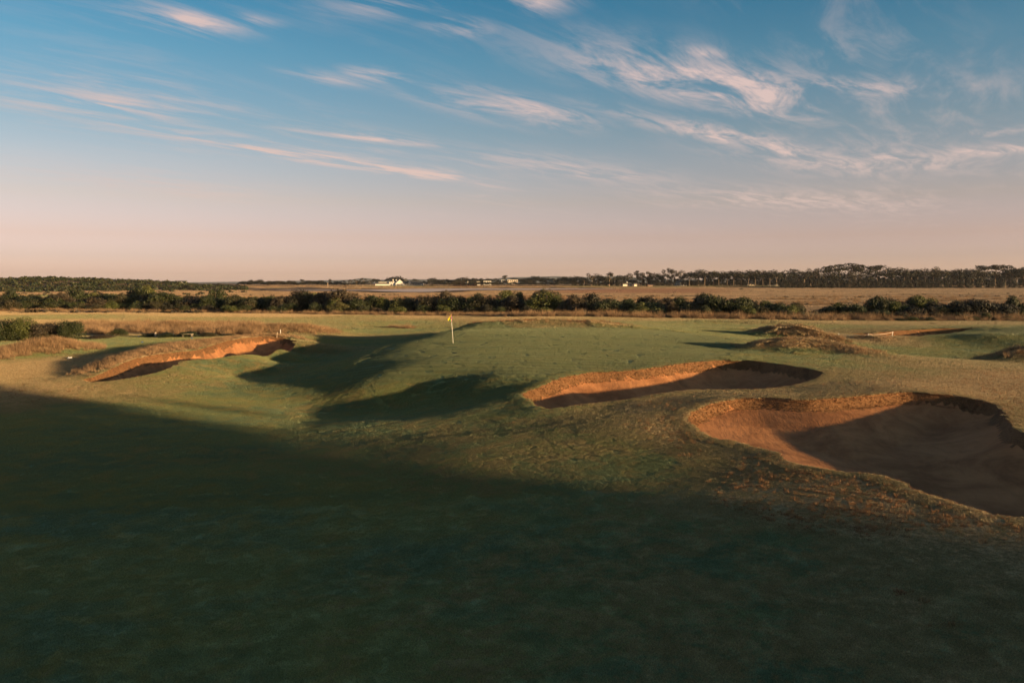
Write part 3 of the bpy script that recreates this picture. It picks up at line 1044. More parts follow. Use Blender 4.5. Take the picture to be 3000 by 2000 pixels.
def scatter(name, proto_mesh, mat, pts, nrm, spin, scl, dry=None, parent=None, extra=None, **props):
    """stuff: one object that repeats a small mesh at many points (geometry nodes)"""
    proto_mesh.materials.clear()
    proto_mesh.materials.append(mat)
    proto = bpy.data.objects.new(name + '_piece', proto_mesh)
    me = bpy.data.meshes.new(name)
    me.vertices.add(len(pts))
    me.vertices.foreach_set('co', np.asarray(pts, np.float32).ravel())
    for nm, arr, ty in (('rot', eulers(nrm, spin), 'FLOAT_VECTOR'), ('scl', scl, 'FLOAT'), ('dry', dry if dry is not None else np.zeros(len(pts)), 'FLOAT'), *[(a__, b__, 'FLOAT') for a__, b__ in (extra or {}).items()]):
        a_ = me.attributes.new(nm, ty, 'POINT')
        a_.data.foreach_set('vector' if ty == 'FLOAT_VECTOR' else 'value', np.asarray(arr, np.float32).ravel())
    o = link(name, me, mat, parent, kind='stuff', **props)
    g = bpy.data.node_groups.new(name, 'GeometryNodeTree')
    g.interface.new_socket('Geometry', in_out='INPUT', socket_type='NodeSocketGeometry')
    g.interface.new_socket('Geometry', in_out='OUTPUT', socket_type='NodeSocketGeometry')
    N = g.nodes
    gi, go = N.new('NodeGroupInput'), N.new('NodeGroupOutput')
    oi = N.new('GeometryNodeObjectInfo')
    oi.inputs['Object'].default_value = proto
    iop = N.new('GeometryNodeInstanceOnPoints')
    ra = N.new('GeometryNodeInputNamedAttribute')
    ra.data_type = 'FLOAT_VECTOR'
    ra.inputs['Name'].default_value = 'rot'
    sa_ = N.new('GeometryNodeInputNamedAttribute')
    sa_.data_type = 'FLOAT'
    sa_.inputs['Name'].default_value = 'scl'
    e2r = N.new('FunctionNodeEulerToRotation')
    L = g.links.new
    L(gi.outputs[0], iop.inputs['Points'])
    L(oi.outputs['Geometry'], iop.inputs['Instance'])
    L(ra.outputs['Attribute'], e2r.inputs[0])
    L(e2r.outputs[0], iop.inputs['Rotation'])
    L(sa_.outputs['Attribute'], iop.inputs['Scale'])
    L(iop.outputs[0], go.inputs[0])
    md = o.modifiers.new('scatter', 'NODES')
    md.node_group = g
    return o


def normals(x, y, detail=False, e=0.25):
    zx = (ground_z(x + e, y, detail) - ground_z(x - e, y, detail)) / (2 * e)
    zy = (ground_z(x, y + e, detail) - ground_z(x, y - e, detail)) / (2 * e)
    return np.stack([-zx, -zy, np.ones_like(zx)], -1)


def bunker_sd(x, y):
    sd = np.full(x.shape, -4.0)
    for n_ in OUTLINES:
        sd = np.maximum(sd, signed(x, y, OUTLINES[n_], 4.0))
    return sd


def grid_points(y0, y1, step, half, rng):
    """jittered points over the strip of land between two depths, as wide as the view (and a bit) there"""
    out = []
    y = y0
    while y < y1:
        w = half * y + 6
        n = int(2 * w / step)
        xs = -w + (np.arange(n) + rng.random(n)) * step
        out.append(np.stack([xs, y + (rng.random(n) - .5) * step], -1))
        y += step
    return np.concatenate(out)


def build_turf():
    rng = np.random.default_rng(5)
    P0 = blade_patch('near_patch', 1000, 1.0, .036, .0060, .8, 6)
    P1 = blade_patch('turf_patch', 2000, 1.0, .042, .0065, .7, 1)
    mats = ground_material(True), green_material(True)
    allp, alls = [], []
    for (y0, y1, size) in ((9, 16, .45), (16, 28, .6), (28, 46, .95), (46, 75, 1.5), (75, 115, 2.4), (115, 190, 4.2)):
        q = grid_points(y0, y1, size * 0.6, 0.70, rng)
        allp.append(q)
        alls.append(np.full(len(q), size))
    q, sz = np.concatenate(allp), np.concatenate(alls)
    x, y = q[:, 0], q[:, 1]
    sdb = bunker_sd(x, y)
    sdg = np.maximum(signed(x, y, GREEN, 4.0), signed(x, y, GREEN2, 4.0))
    keep = (sdb < -0.36 * sz)
    edge = (sdb < 0.02) & ~keep & (sdb > -.8)
    z = ground_z(x, y)
    wg = sstep(-1.0, 1.5, sdg)
    z = z * (1 - wg) + ground_z(x, y, False) * wg
    nr = normals(x, y)
    dry = dry_field(x, y)
    sp = rng.random(len(x)) * 6.28
    pts = np.stack([x, y, z], -1)
    m = keep & (sdg < 0) & (y < 21)
    scatter('grass', P0, mats[0], pts[m], nr[m], sp[m], sz[m], dry[m], label='short mown turf of the near shaded fairway', category='grass')
    m = keep & (sdg < 0) & (y >= 21)
    scatter('grass', P1, mats[0], pts[m], nr[m], sp[m], sz[m], dry[m], label='short mown turf of the fairways and surrounds', category='grass')
    m = keep & (sdg >= 0)
    # small patches close the turf right up to the bunker rims
    ex, ey = [], []
    for n_ in OUTLINES:
        o = OUTLINES[n_][:, :2]
        nxt = np.roll(o, -1, 0)
        ln = np.hypot(*(nxt - o).T)
        area = 0.5 * np.sum(o[:, 0] * nxt[:, 1] - nxt[:, 0] * o[:, 1])
        outw = np.stack([(nxt - o)[:, 1], -(nxt - o)[:, 0]], -1) / ln[:, None] * (1 if area > 0 else -1)
        big = 0.55 if n_ in ('right', 'middle') else 0.9
        for i in range(len(o)):
            k1 = rng.poisson(ln[i] * big * 90)
            q_ = o[i] + (nxt[i] - o[i]) * rng.random(k1)[:, None] + outw[i] * (rng.random(k1)[:, None] * big + .07)
            ex.append(q_[:, 0])
            ey.append(q_[:, 1])
    ex, ey = np.concatenate(ex), np.concatenate(ey)
    k1 = (bunker_sd(ex, ey) < -.06) & (np.maximum(signed(ex, ey, GREEN, 4.0), -4) < 0)
    ex, ey = ex[k1], ey[k1]
    P3 = blade_patch('rim_patch', 240, .24, .045, .004, .7, 3)
    scatter('grass', P3, mats[0], np.stack([ex, ey, ground_z(ex, ey)], -1), normals(ex, ey), rng.random(len(ex)) * 6.28, .8 + .4 * rng.random(len(ex)), np.clip(dry_field(ex, ey) - .08, 0, 1),
            label='turf along the bunker rims', category='grass')
    # the marsh and the fields beyond the scrub
    mx, my, ms = [], [], []
    y_ = 186.0
    while y_ < 1400:
        size = .028 * y_
        w_ = .70 * y_ + 10
        n_ = int(2 * w_ / (size * .62))
        mx.append(-w_ + (np.arange(n_) + rng.random(n_)) * size * .62)
        my.append(y_ + (rng.random(n_) - .5) * size)
        ms.append(np.full(n_, size))
        y_ += size * .62
    mx, my, ms = np.concatenate(mx), np.concatenate(my), np.concatenate(ms)
    k1 = (signed(mx, my, LAGOON, 60.0) < -.45 * ms - 16) & ((dune_z(mx, my) < 1.2) | (my < 350))
    mx, my, ms = mx[k1], my[k1], ms[k1]
    fl, rd = far_fields(mx, my)
    P4 = blade_patch('marsh_patch', 1100, 1.0, .015, .005, .5, 4)
    scatter('grass', P4, mats[0], np.stack([mx, my, ground_z(mx, my)], -1), normals(mx, my, e=3.0), rng.random(len(mx)) * 6.28, ms, np.ones(len(mx)), extra={'lush': fl, 'red': rd},
            label='tan grass and rush covering the marsh', category='grass')
    P2 = blade_patch('green_patch', 2600, 1.0, .030, .0060, .5, 2)
    scatter('grass', P2, mats[1], pts[m], nr[m], sp[m], sz[m] * .8, dry[m], label='fine close-cut turf of the putting greens', category='grass')


build_turf()


def straw_material(name, lo, hi, root):
    m, k, bs = new_mat(name)
    tip = k.n('ShaderNodeAttribute', attribute_name='tip').outputs['Fac']
    rnd = k.n('ShaderNodeAttribute', attribute_name='rnd').outputs['Fac']
    oi = k.n('ShaderNodeObjectInfo').outputs['Random']
    c = k.mix(k.m('MULTIPLY', k.m('ADD', rnd, oi), .5), lo, hi)
    c = k.mix(k.smooth(tip, 0, .55), root, c)
    k.set(bs.inputs['Base Color'], c)
    bs.inputs['Roughness'].default_value = 0.6
    return m


M_STRAW = straw_material('dry_grass', (.56, .42, .25), (.80, .64, .42), (.46, .34, .20))
M_ROUGH = straw_material('rough_grass', (.15, .115, .04), (.40, .27, .125), (.10, .085, .03))
M_RIM = straw_material('rim_grass', (.11, .095, .036), (.30, .21, .09), (.09, .07, .028))
M_ROOTS = straw_material('root_thatch', (.15, .062, .027), (.38, .20, .088), (.09, .04, .018))
M_RUSH = straw_material('rush', (.16, .095, .05), (.34, .21, .11), (.09, .055, .03))
T_TALL = blade_patch('tall_tuft', 55, .32, .42, .009, .55, 11, True)
T_MID = blade_patch('mid_tuft', 45, .26, .16, .006, .7, 12, True)
T_TUSSOCK = blade_patch('tussock_tuft', 150, .8, .9, .016, .75, 13, True)


def ridge_points(key, per_m2, reach, rng, lim=None):
    rows = _R[key]
    lo, hi = rows[:, :2].min(0) - 5, rows[:, :2].max(0) + 5
    n = int((hi[0] - lo[0]) * (hi[1] - lo[1]) * per_m2)
    x, y = lo[0] + rng.random(n) * (hi[0] - lo[0]), lo[1] + rng.random(n) * (hi[1] - lo[1])
    d, (h, w) = seg_field(x, y, rows)
    keep = rng.random(n) < np.exp(-(d / (w * reach)) ** 4) * sstep(-.05, .35, h)
    keep &= bunker_sd(x, y) < -0.05
    return x[keep], y[keep]


def put(name, proto, mat, x, y, rng, s0, s1, tilt=0.15, z=None, nrm=None, **props):
    n = len(x)
    if nrm is None:
        nrm = normals(x, y) * np.array([.6, .6, 1]) + np.stack([rng.normal(0, tilt, n), rng.normal(0, tilt, n), np.zeros(n)], -1)
    if z is None:
        z = ground_z(x, y)
    scl = s0 + (s1 - s0) * rng.random(n) ** 1.5
    return scatter(name, proto, mat, np.stack([x, y, z], -1), nrm, rng.random(n) * 6.28, scl, **props)


def build_rough():
    rng = np.random.default_rng(9)
    for key, per, reach, s0, s1, lab in (
            ('bunker_bank', 20, .95, .45, .9, 'dry tussock grass along the bank above the long narrow bunker'),
            ('left_mound', 20, 1.1, .7, 1.2, 'pale dry grass covering the rounded mound at the left edge'),
            ('back_mound', 16, 1.1, .7, 1.3, 'pale dry grass covering the mound beyond the narrow bunker'),
            ('tee_back', 9, 1.2, 1.0, 1.9, 'dry grass on the low bank behind the tee'),
            ('dark_mound', 22, .9, .25, .6, 'dry grass on the steep mound beside the putting green'),
            ('second_mound', 16, .9, .4, .9, 'dry grass on the farther mound beside the putting green'),
            ('edge_mound', 10, 1.0, .5, 1.0, 'rough grass on the dark mound at the right edge'),
            ('fence_bank', 10, 1.0, .4, .8, 'dry grass on the bank under the rope fence')):
        x, y = ridge_points(key, per, reach, rng)
        put('grass', T_TALL, M_STRAW, x, y, rng, s0, s1, label=lab, category='grass')
    x, y = ridge_points('green_back', 10, .55, rng)
    put('grass', T_MID, M_STRAW, x, y, rng, .7, 1.8, label='low dry grass along the crest behind the putting green', category='grass')
    # rough wherever the turf is dry
    n = 90000
    y = 12 + 120 * rng.random(n) ** 1.5
    x = (rng.random(n) * 2 - 1) * (0.7 * y + 4)
    d = dry_field(x, y) + (fbm(x / 2.2, y / 2.2, 61, 3) - .5) * .9
    keep = (d > .52) & (bunker_sd(x, y) < -.05) & (signed(x, y, GREEN, 4.) < -1) & (rng.random(n) < sstep(.5, .8, d))
    x, y = x[keep], y[keep]
    put('grass', T_MID, M_ROUGH, x, y, rng, .22, .62, .3, label='tufty half-dry rough grass around the bunkers', category='grass')
    # a ragged fringe along every rim and thatch hanging on the faces
    fx, fy, tx, ty, tz, tn = [], [], [], [], [], []
    for n_ in OUTLINES:
        o = OUTLINES[n_][:, :2]
        nxt = np.roll(o, -1, 0)
        ln = np.hypot(*(nxt - o).T)
        area = 0.5 * np.sum(o[:, 0] * nxt[:, 1] - nxt[:, 0] * o[:, 1])
        inw = np.stack([-(nxt - o)[:, 1], (nxt - o)[:, 0]], -1) / ln[:, None] * (1 if area > 0 else -1)
        per = 26 if n_ in ('right', 'middle') else 14
        for i in range(len(o)):
            k1 = rng.poisson(ln[i] * per)
            t = rng.random(k1)[:, None]
            q = o[i] + (nxt[i] - o[i]) * t - inw[i] * (rng.random(k1)[:, None] ** 2 * .5 + .01)
            fx.append(q[:, 0]); fy.append(q[:, 1])
            if inw[i] @ np.array([-sun_dir.x, -sun_dir.y]) < 0.55 and inw[i][1] < 0.35:
                hf, wf = BUNKER[n_][:2]
                k2 = rng.poisson(ln[i] * per * 5)
                t = rng.random(k2)[:, None]
                dd = rng.random(k2)[:, None] * wf * 1.15
                q = o[i] + (nxt[i] - o[i]) * t + inw[i] * dd
                zr = ground_z(q[:, 0], q[:, 1])
                zz = zr - bunker_drop(dd[:, 0], BUNKER[n_], q[:, 0], q[:, 1])
                tx.append(q[:, 0]); ty.append(q[:, 1]); tz.append(zz)
                nn = np.tile(np.array([inw[i][0], inw[i][1], -.15]), (k2, 1)) + rng.normal(0, .35, (k2, 3))
                tn.append(nn)
    fx, fy = np.concatenate(fx), np.concatenate(fy)
    put('grass', T_MID, M_RIM, fx, fy, rng, .16, .42, .35, label='ragged grass fringe along the bunker rims', category='grass')
    tx, ty, tz, tn = (np.concatenate(v_) for v_ in (tx, ty, tz, tn))
    put('thatch', T_MID, M_ROOTS, tx, ty, rng, .14, .38, z=tz, nrm=tn, label='straw thatch hanging on the bunker faces', category='dry grass')


build_rough()


# ------------------------------------------------------------------ shrubs and trees
def leaf_material(name, lo, hi, brown):
    m, k, bs = new_mat(name)
    rnd = k.n('ShaderNodeAttribute', attribute_name='rnd').outputs['Fac']
    lobe = k.n('ShaderNodeAttribute', attribute_name='lobe').outputs['Fac']
    oi = k.n('ShaderNodeObjectInfo').outputs['Random']
    c = k.mix(k.m('MULTIPLY', k.m('ADD', rnd, lobe), .5), lo, hi)
    c = k.mix(k.smooth(k.m('ADD', k.m('MULTIPLY', oi, .8), k.m('MULTIPLY', lobe, .35)), .62, 1.0, 0, .75), c, brown)
    k.set(bs.inputs['Base Color'], c)
    bs.inputs['Roughness'].default_value = 0.55
    return m


M_SCRUB = leaf_material('scrub_leaf', (.016, .022, .008), (.044, .050, .015), (.050, .038, .020))
M_BRIGHT = leaf_material('bright_leaf', (.032, .042, .010), (.100, .102, .025), (.08, .066, .024))
M_BROWN = leaf_material('brown_leaf', (.034, .027, .016), (.075, .055, .032), (.075, .050, .028))
M_PINE = leaf_material('cypress_leaf', (.009, .010, .006), (.023, .021, .010), (.028, .022, .013))
M_BELT = leaf_material('shelter_leaf', (.007, .008, .005), (.018, .018, .009), (.02, .017, .01))
M_GUM = leaf_material('gum_leaf', (.017, .016, .009), (.043, .034, .019), (.048, .034, .021))
M_BARK = plain_mat('grey_bark', (.16, .115, .08), .85, .3, 8)
M_PALEBARK = plain_mat('pale_bark', (.36, .26, .18), .8, .25, 6)


def leaves(name, lobes, n, leaf, seed, flat=0.0):
    """a crown: leaf-sized faces spread through a set of lobes (centre, radii)"""
    r = np.random.default_rng(seed)
    L = np.array(lobes, float)
    area = (L[:, 3] * L[:, 4] + L[:, 4] * L[:, 5] + L[:, 3] * L[:, 5])
    which = r.choice(len(L), n, p=area / area.sum())
    u = r.normal(0, 1, (n, 3))
    u /= np.linalg.norm(u, axis=1, keepdims=True)
    rad_ = 1 - 0.45 * r.random(n) ** 2.2 + r.normal(0, .05, n)
    c = L[which, :3] + u * L[which, 3:6] * rad_[:, None]
    nr = u / L[which, 3:6]
    nr /= np.linalg.norm(nr, axis=1, keepdims=True)
    nr = nr + r.normal(0, .55, (n, 3))
    nr[:, 2] += flat
    nr /= np.linalg.norm(nr, axis=1, keepdims=True)
    t = np.cross(nr, r.normal(0, 1, (n, 3)))
    t /= np.linalg.norm(t, axis=1, keepdims=True)
    b = np.cross(nr, t)
    s = leaf * (0.6 + 0.8 * r.random(n))[:, None]
    V = np.stack([c - t * s * .9, c - b * s * .55, c + t * s * .9, c + b * s * .55], 1)
    lob = r.random(len(L))[which]
    ok = V[:, :, 2].min(1) > 0.0
    V, lob = V[ok], lob[ok]
    n = len(V)
    return mesh_n(name, V.reshape(-1, 3), np.arange(4 * n).reshape(-1, 4), attrs={'rnd': np.repeat(r.random(n), 4), 'lobe': np.repeat(lob, 4)})


def shrub_lobes(seed, k=16, squat=.8):
    """dome one unit high and two wide"""
    r = np.random.default_rng(seed)
    out = []
    for i in range(k):
        a = r.random() * 6.283
        el = r.random() ** .8
        rr = math.cos(el * 1.35) * (.62 + .2 * r.random())
        z = .12 + .62 * math.sin(el * 1.45) * (.8 + .3 * r.random())
        s = .20 + .20 * r.random()
        out.append((rr * math.cos(a), rr * math.sin(a), z, s * 1.15, s * 1.15, s * squat))
    out.append((0, 0, .4, .55, .55, .45))
    return out


def stem_mesh(name, seed, h, r0, limbs, spread, rise=.45):
    r = random.Random(seed)
    mb = MB()
    top = (r.uniform(-.03, .03) * h, r.uniform(-.03, .03) * h, h * rise)
    mb.tube([(0, 0, -.06 * h), (top[0] * .4, top[1] * .4, h * rise * .5), top], [r0, r0 * .8, r0 * .65], 6)
    for i in range(limbs):
        a = 6.283 * i / limbs + r.uniform(-.4, .4)
        e = spread * r.uniform(.6, 1.1)
        p1 = (top[0] + math.cos(a) * e * .45, top[1] + math.sin(a) * e * .45, h * (rise + .18 * r.uniform(.6, 1.2)))
        p2 = (top[0] + math.cos(a) * e, top[1] + math.sin(a) * e, h * r.uniform(.72, .92))
        mb.tube([top, p1, p2], [r0 * .5, r0 * .36, r0 * .12], 5)
    me = bpy.data.meshes.new(name)
    me.from_pydata(mb.v, [], mb.f)
    me.polygons.foreach_set('use_smooth', np.ones(len(me.polygons), bool))
    return me


SHRUBS = [leaves('crown', shrub_lobes(100 + i, 14 + i), 5200, .042, 200 + i) for i in range(6)]
SHRUBS_FINE = [leaves('crown', shrub_lobes(140 + i, 20 + i), 11000, .028, 240 + i) for i in range(3)]
SHRUB_STEMS = [stem_mesh('trunk', 300 + i, 1.0, .05, 4, .45, .25) for i in range(3)]


def tree_lobes(kind, seed):
    r = random.Random(seed)
    out = []
    if kind == 'spreading':          # flat-topped cypress: crown wider than high on a short trunk
        for i in range(16):
            a, q = r.random() * 6.283, math.sqrt(r.random()) * .5
            z = .52 + .36 * (1 - (q / .5) ** 2) * r.uniform(.5, 1.05)
            s = r.uniform(.11, .19)
            out.append((math.cos(a) * q, math.sin(a) * q, z, s * 1.3, s * 1.3, s * .62))
    elif kind == 'dome':
        for i in range(20):
            a, q = r.random() * 6.283, math.sqrt(r.random()) * .6
            z = .30 + .55 * math.sqrt(max(0, 1 - (q / .62) ** 2)) * r.uniform(.6, 1.0)
            s = r.uniform(.13, .2)
            out.append((math.cos(a) * q, math.sin(a) * q, z, s * 1.25, s * 1.25, s * .75))
    elif kind == 'gum':              # eucalypt: loose separate clumps
        for i in range(13):
            a, q = r.random() * 6.283, math.sqrt(r.random()) * .36
            z = .45 + .5 * r.random() * (1 - q)
            s = r.uniform(.07, .13)
            out.append((math.cos(a) * q, math.sin(a) * q, z, s * 1.2, s * 1.2, s * .9))
    elif kind == 'tiered':           # old cypress with branches in shelves
        for i in range(18):
            z = .35 + .6 * r.random()
            q = r.uniform(.05, .42) * (1.25 - z)
            a = r.random() * 6.283
            s = r.uniform(.09, .16)
            out.append((math.cos(a) * q, math.sin(a) * q, z, s * 1.5, s * 1.5, s * .42))
    elif kind == 'skirted':          # shelter-belt cypress, foliage down to the grass
        for i in range(26):
            z = .04 + .88 * r.random()
            q = .40 * (1.0 - .35 * abs(z - .35) / .65) * r.uniform(.4, 1)
            a = r.random() * 6.283
            s = r.uniform(.11, .17)
            out.append((math.cos(a) * q, math.sin(a) * q, z, s * 1.1, s * 1.1, s))
    return out


KINDS = {}
for kd, nl, lf, bark, rise in (('spreading', 900, .035, M_BARK, .48), ('dome', 1600, .036, M_BARK, .3), ('gum', 750, .03, M_PALEBARK, .42), ('tiered', 800, .034, M_BARK, .5), ('skirted', 2600, .035, M_BARK, .3)):
    KINDS[kd] = [(leaves('crown', tree_lobes(kd, 400 + 7 * i + len(kd)), nl, lf, 500 + i, .15), stem_mesh('trunk', 600 + i, 1.0, .022, 4, .3, rise), bark) for i in range(4)]


def plant(name, crown, cmat, trunk, tmat, loc, sx, sz, spin, label, category, group, parts=True):
    """a shrub or tree: an empty at its foot with crown and trunk"""
    e = link(name, None, label=label, category=category)
    if group:
        e['group'] = group
    e.location = loc
    e.rotation_euler = (0, 0, spin)
    e.scale = (sx, sx, sz)
    c = bpy.data.objects.new('crown', crown)
    COL.objects.link(c)
    c.parent = e
    if not crown.materials:
        crown.materials.append(cmat)
    if crown.materials[0] != cmat:
        c.material_slots[0].link = 'OBJECT'
        c.material_slots[0].material = cmat
    if parts:
        t = bpy.data.objects.new('trunk', trunk)
        COL.objects.link(t)
        t.parent = e
        if not trunk.materials:
            trunk.materials.append(tmat)
        if trunk.materials[0] != tmat:
            t.material_slots[0].link = 'OBJECT'
            t.material_slots[0].material = tmat
    return e


for lst in (SHRUBS, SHRUBS_FINE):
    for me_ in lst:
        me_.materials.append(M_SCRUB)
for me_ in SHRUB_STEMS:
    me_.materials.append(M_BARK)


def gz(x, y):
    return float(ground_z(np.array([x]), np.array([y]))[0])


def shrub_at(px, py, top, width, mat, label, group=None, base_z=None, fine=False, seed=0, depth=None):
    """shrub whose foot is seen at (px, py) and whose top reaches row `top`; width in photo pixels"""
    r = random.Random(int(px * 7 + py * 13) + seed)
    p = hit(px, py) if base_z is None else P(px, py, base_z)
    d = p[1]
    if d > 260 or depth:
        d = depth or 170
        p = np.array([at(px, d), d, 0])
    z = gz(p[0], p[1])
    h = max((py - top) * d / FPX, .3)
    w = width * d / FPX / 2
    mesh = r.choice(SHRUBS_FINE if fine else SHRUBS)
    return plant('shrub', mesh, mat, r.choice(SHRUB_STEMS), M_BARK, (p[0], p[1], z - .03), w, h * 1.02, r.random() * 6.28, label, 'shrub', group)


# the scrub belt beyond the fairways: the ones that stand out
BELT = [
    # px, base, top, width, material, label
    (80, 908, 868, 110, M_SCRUB, 'low dark green shrub at the left end of the scrub belt'),
    (150, 906, 866, 90, M_SCRUB, 'rounded dark shrub in the scrub belt left of the tall clump'),
    (470, 907, 852, 150, M_SCRUB, 'tallest wide-crowned shrub in the left half of the scrub belt'),
    (365, 908, 884, 60, M_BRIGHT, 'small olive shrub in front of the left scrub belt'),
    (230, 908, 880, 80, M_BRIGHT, 'light green shrub at the front of the left scrub belt'),
    (580, 908, 864, 130, M_BROWN, 'brownish open shrub right of the tallest left clump'),
    (700, 906, 862, 90, M_BRIGHT, 'olive green shrub with bare lower stems in the scrub belt'),
    (760, 906, 858, 80, M_SCRUB, 'dark shrub behind the bare-stemmed olive shrub'),
    (845, 908, 862, 100, M_BROWN, 'brown rounded shrub left of the black dome-shaped shrub'),
    (895, 912, 858, 84, M_PINE, 'black-green dome-shaped shrub below the distant clubhouse'),
    (1003, 916, 848, 150, M_BROWN, 'large brown dome shrub right of the black dome-shaped shrub'),
    (1090, 916, 866, 90, M_SCRUB, 'green shrub right of the large brown dome'),
    (1180, 920, 870, 90, M_BRIGHT, 'sunlit olive shrub left of the flagstick in the scrub belt'),
    (1250, 922, 872, 100, M_SCRUB, 'dark green shrub in the belt left of the flag'),
    (1330, 924, 870, 100, M_SCRUB, 'dark shrub in the belt directly behind the flag'),
    (1420, 926, 866, 100, M_SCRUB, 'rounded green shrub just right of the flag'),
    (1500, 928, 870, 80, M_BROWN, 'brown-green shrub right of the flag'),
    (1595, 930, 862, 130, M_BRIGHT, 'bright olive clump behind the crest of the green'),
    (1680, 930, 868, 90, M_BROWN, 'brownish shrub right of the bright olive clump'),
    (1780, 924, 872, 110, M_SCRUB, 'dark shrub left of the pointed light green shrub'),
    (1895, 924, 877, 120, M_BRIGHT, 'pointed light green shrub by the white marker post'),
    (2060, 924, 860, 120, M_SCRUB, 'left shrub of the big rounded clump'),
    (2110, 924, 855, 130, M_SCRUB, 'tallest shrub of the big rounded clump'),
    (2165, 924, 858, 100, M_SCRUB, 'right shrub of the big rounded clump'),
    (2310, 917, 873, 82, M_BRIGHT, 'single round olive shrub standing clear in the marsh grass'),
    (2425, 915, 896, 50, M_BRIGHT, 'small low shrub right of the single round shrub'),
    (2485, 919, 893, 48, M_BRIGHT, 'small round shrub among tan tussocks'),
    (2560, 915, 898, 60, M_SCRUB, 'low dark shrub behind the tan tussocks'),
    (2580, 908, 876, 90, M_SCRUB, 'dark low shrub at the left of the right-hand thicket'),
    (2690, 912, 872, 110, M_PINE, 'dark shrub in the left half of the right-hand thicket'),
    (2730, 908, 866, 50, M_PINE, 'small domed crown above the right-hand thicket'),
    (2810, 916, 862, 110, M_PINE, 'dark dense shrub in the middle of the right-hand thicket'),
    (2860, 918, 858, 130, M_PINE, 'tallest dark shrub of the right-hand thicket'),
    (2930, 918, 868, 100, M_PINE, 'dark shrub at the right end of the thicket'),
    (2690, 904, 887, 34, M_BRIGHT, 'small bright green crown within the dark thicket'),
    (2783, 932, 897, 46, M_BRIGHT, 'yellow-lit round shrub in front of the dark thicket'),
    (2890, 924, 902, 36, M_BROWN, 'thin olive shrub in front of the thicket right end'),
    (2935, 926, 896, 56, M_BROWN, 'feathery olive shrub near the right edge'),
    (2990, 935, 905, 60, M_SCRUB, 'dark shrub at the right edge of the picture'),
]
for (px, by, tp, wd, mt, lab) in BELT:
    shrub_at(px, by, tp, wd, mt, lab, depth=195 - 55 * sstep(300, 2600, np.float64(px)))

BELT_SHORT = ['the leftmost belt shrub', None, 'the tallest left clump', None, 'the light green front shrub', 'the brownish open shrub', 'the bare-stemmed olive shrub', None, None,
              'the black dome-shaped shrub', 'the large brown dome', None, 'the sunlit olive shrub', None, 'the flag', None, 'the brown-green shrub',
              'the bright olive clump', None, 'the dark shrub', 'the pointed light green shrub', None, 'the big rounded clump', None, 'the single round shrub', None, None, 'the tan tussocks',
              None, 'the dark right-hand thicket', None, None, 'the right thicket summit', None, None, None, None, None, 'the right edge']
NUM = ['first', 'second', 'third', 'fourth', 'fifth', 'sixth', 'seventh', 'eighth', 'ninth', 'tenth', 'eleventh', 'twelfth', 'thirteenth', 'fourteenth', 'fifteenth', 'sixteenth', 'seventeenth', 'eighteenth', 'nineteenth',
       'twentieth', 'twenty-first', 'twenty-second', 'twenty-third', 'twenty-fourth', 'twenty-fifth', 'twenty-sixth', 'twenty-seventh', 'twenty-eighth', 'twenty-ninth', 'thirtieth'] + ['%d%s' % (q, 'st' if q % 10 == 1 else 'nd' if q % 10 == 2 else 'rd' if q % 10 == 3 else 'th') for q in range(31, 100)]
FILL = []
rnd = random.Random(77)
for row, (dy, step) in enumerate(((-4, 27), (3, 33), (9, 58))):
    px = -160
    while px < 3160:
        px += step * rnd.uniform(.6, 1.4)
        base = float(np.interp(px, [0, 600, 1200, 1600, 2300, 2600, 3000], [908, 909, 921, 928, 922, 915, 925]))
        dens = float(np.interp(px, [2200, 2290, 2560, 2640, 2960, 3010], [1, .3, .35, .95, .95, .5]))
        if rnd.random() > dens:
            continue
        d0 = float(np.interp(px, [300, 2600], [195, 140])) + (2 - row) * 9 - 6 + rnd.uniform(-3, 3)
        hpx = (rnd.uniform(56, 74) if rnd.random() < .16 else rnd.uniform(34, 54)) * (1.0 if row < 2 else .6)
        mt = rnd.choice([M_SCRUB, M_SCRUB, M_SCRUB, M_PINE, M_BROWN, M_BRIGHT])
        wd = rnd.uniform(50, 95) * (1 if row < 2 else .75)
        x = at(px, d0)
        z = gz(x, d0)
        h = hpx * d0 / FPX
        FILL.append((px, row, mt, plant('shrub', rnd.choice(SHRUBS), mt, rnd.choice(SHRUB_STEMS), M_BARK, (x, d0, z - .03), wd * d0 / FPX / 2, h, rnd.random() * 6.28, '', 'shrub', 'shrubs filling the scrub belt')))
TONE = {M_SCRUB.name: 'dark green', M_PINE.name: 'blackish green', M_BROWN.name: 'brownish', M_BRIGHT.name: 'olive'}
near_ = [(b_[0], n_) for b_, n_ in zip(BELT, BELT_SHORT) if n_]
seen_l = {}
for (px, row, mt, e) in sorted(FILL, key=lambda q: q[0]):
    ref = min(near_, key=lambda q: abs(q[0] - px))
    dx = px - ref[0]
    side = 'just left of' if -30 > dx else 'just right of' if dx > 30 else 'behind' if row < 2 else 'in front of'
    if abs(dx) > 110:
        side = side.replace('just', 'well')
    base_l = '%s %s shrub %s %s' % (('far', 'mid-depth', 'low')[row], TONE[mt.name], side, ref[1])
    seen_l[base_l] = seen_l.get(base_l, 0) + 1
    e['label'] = base_l if seen_l[base_l] == 1 else base_l.replace(' shrub ', ' shrub, %s such, ' % NUM[seen_l[base_l] - 1], 1)

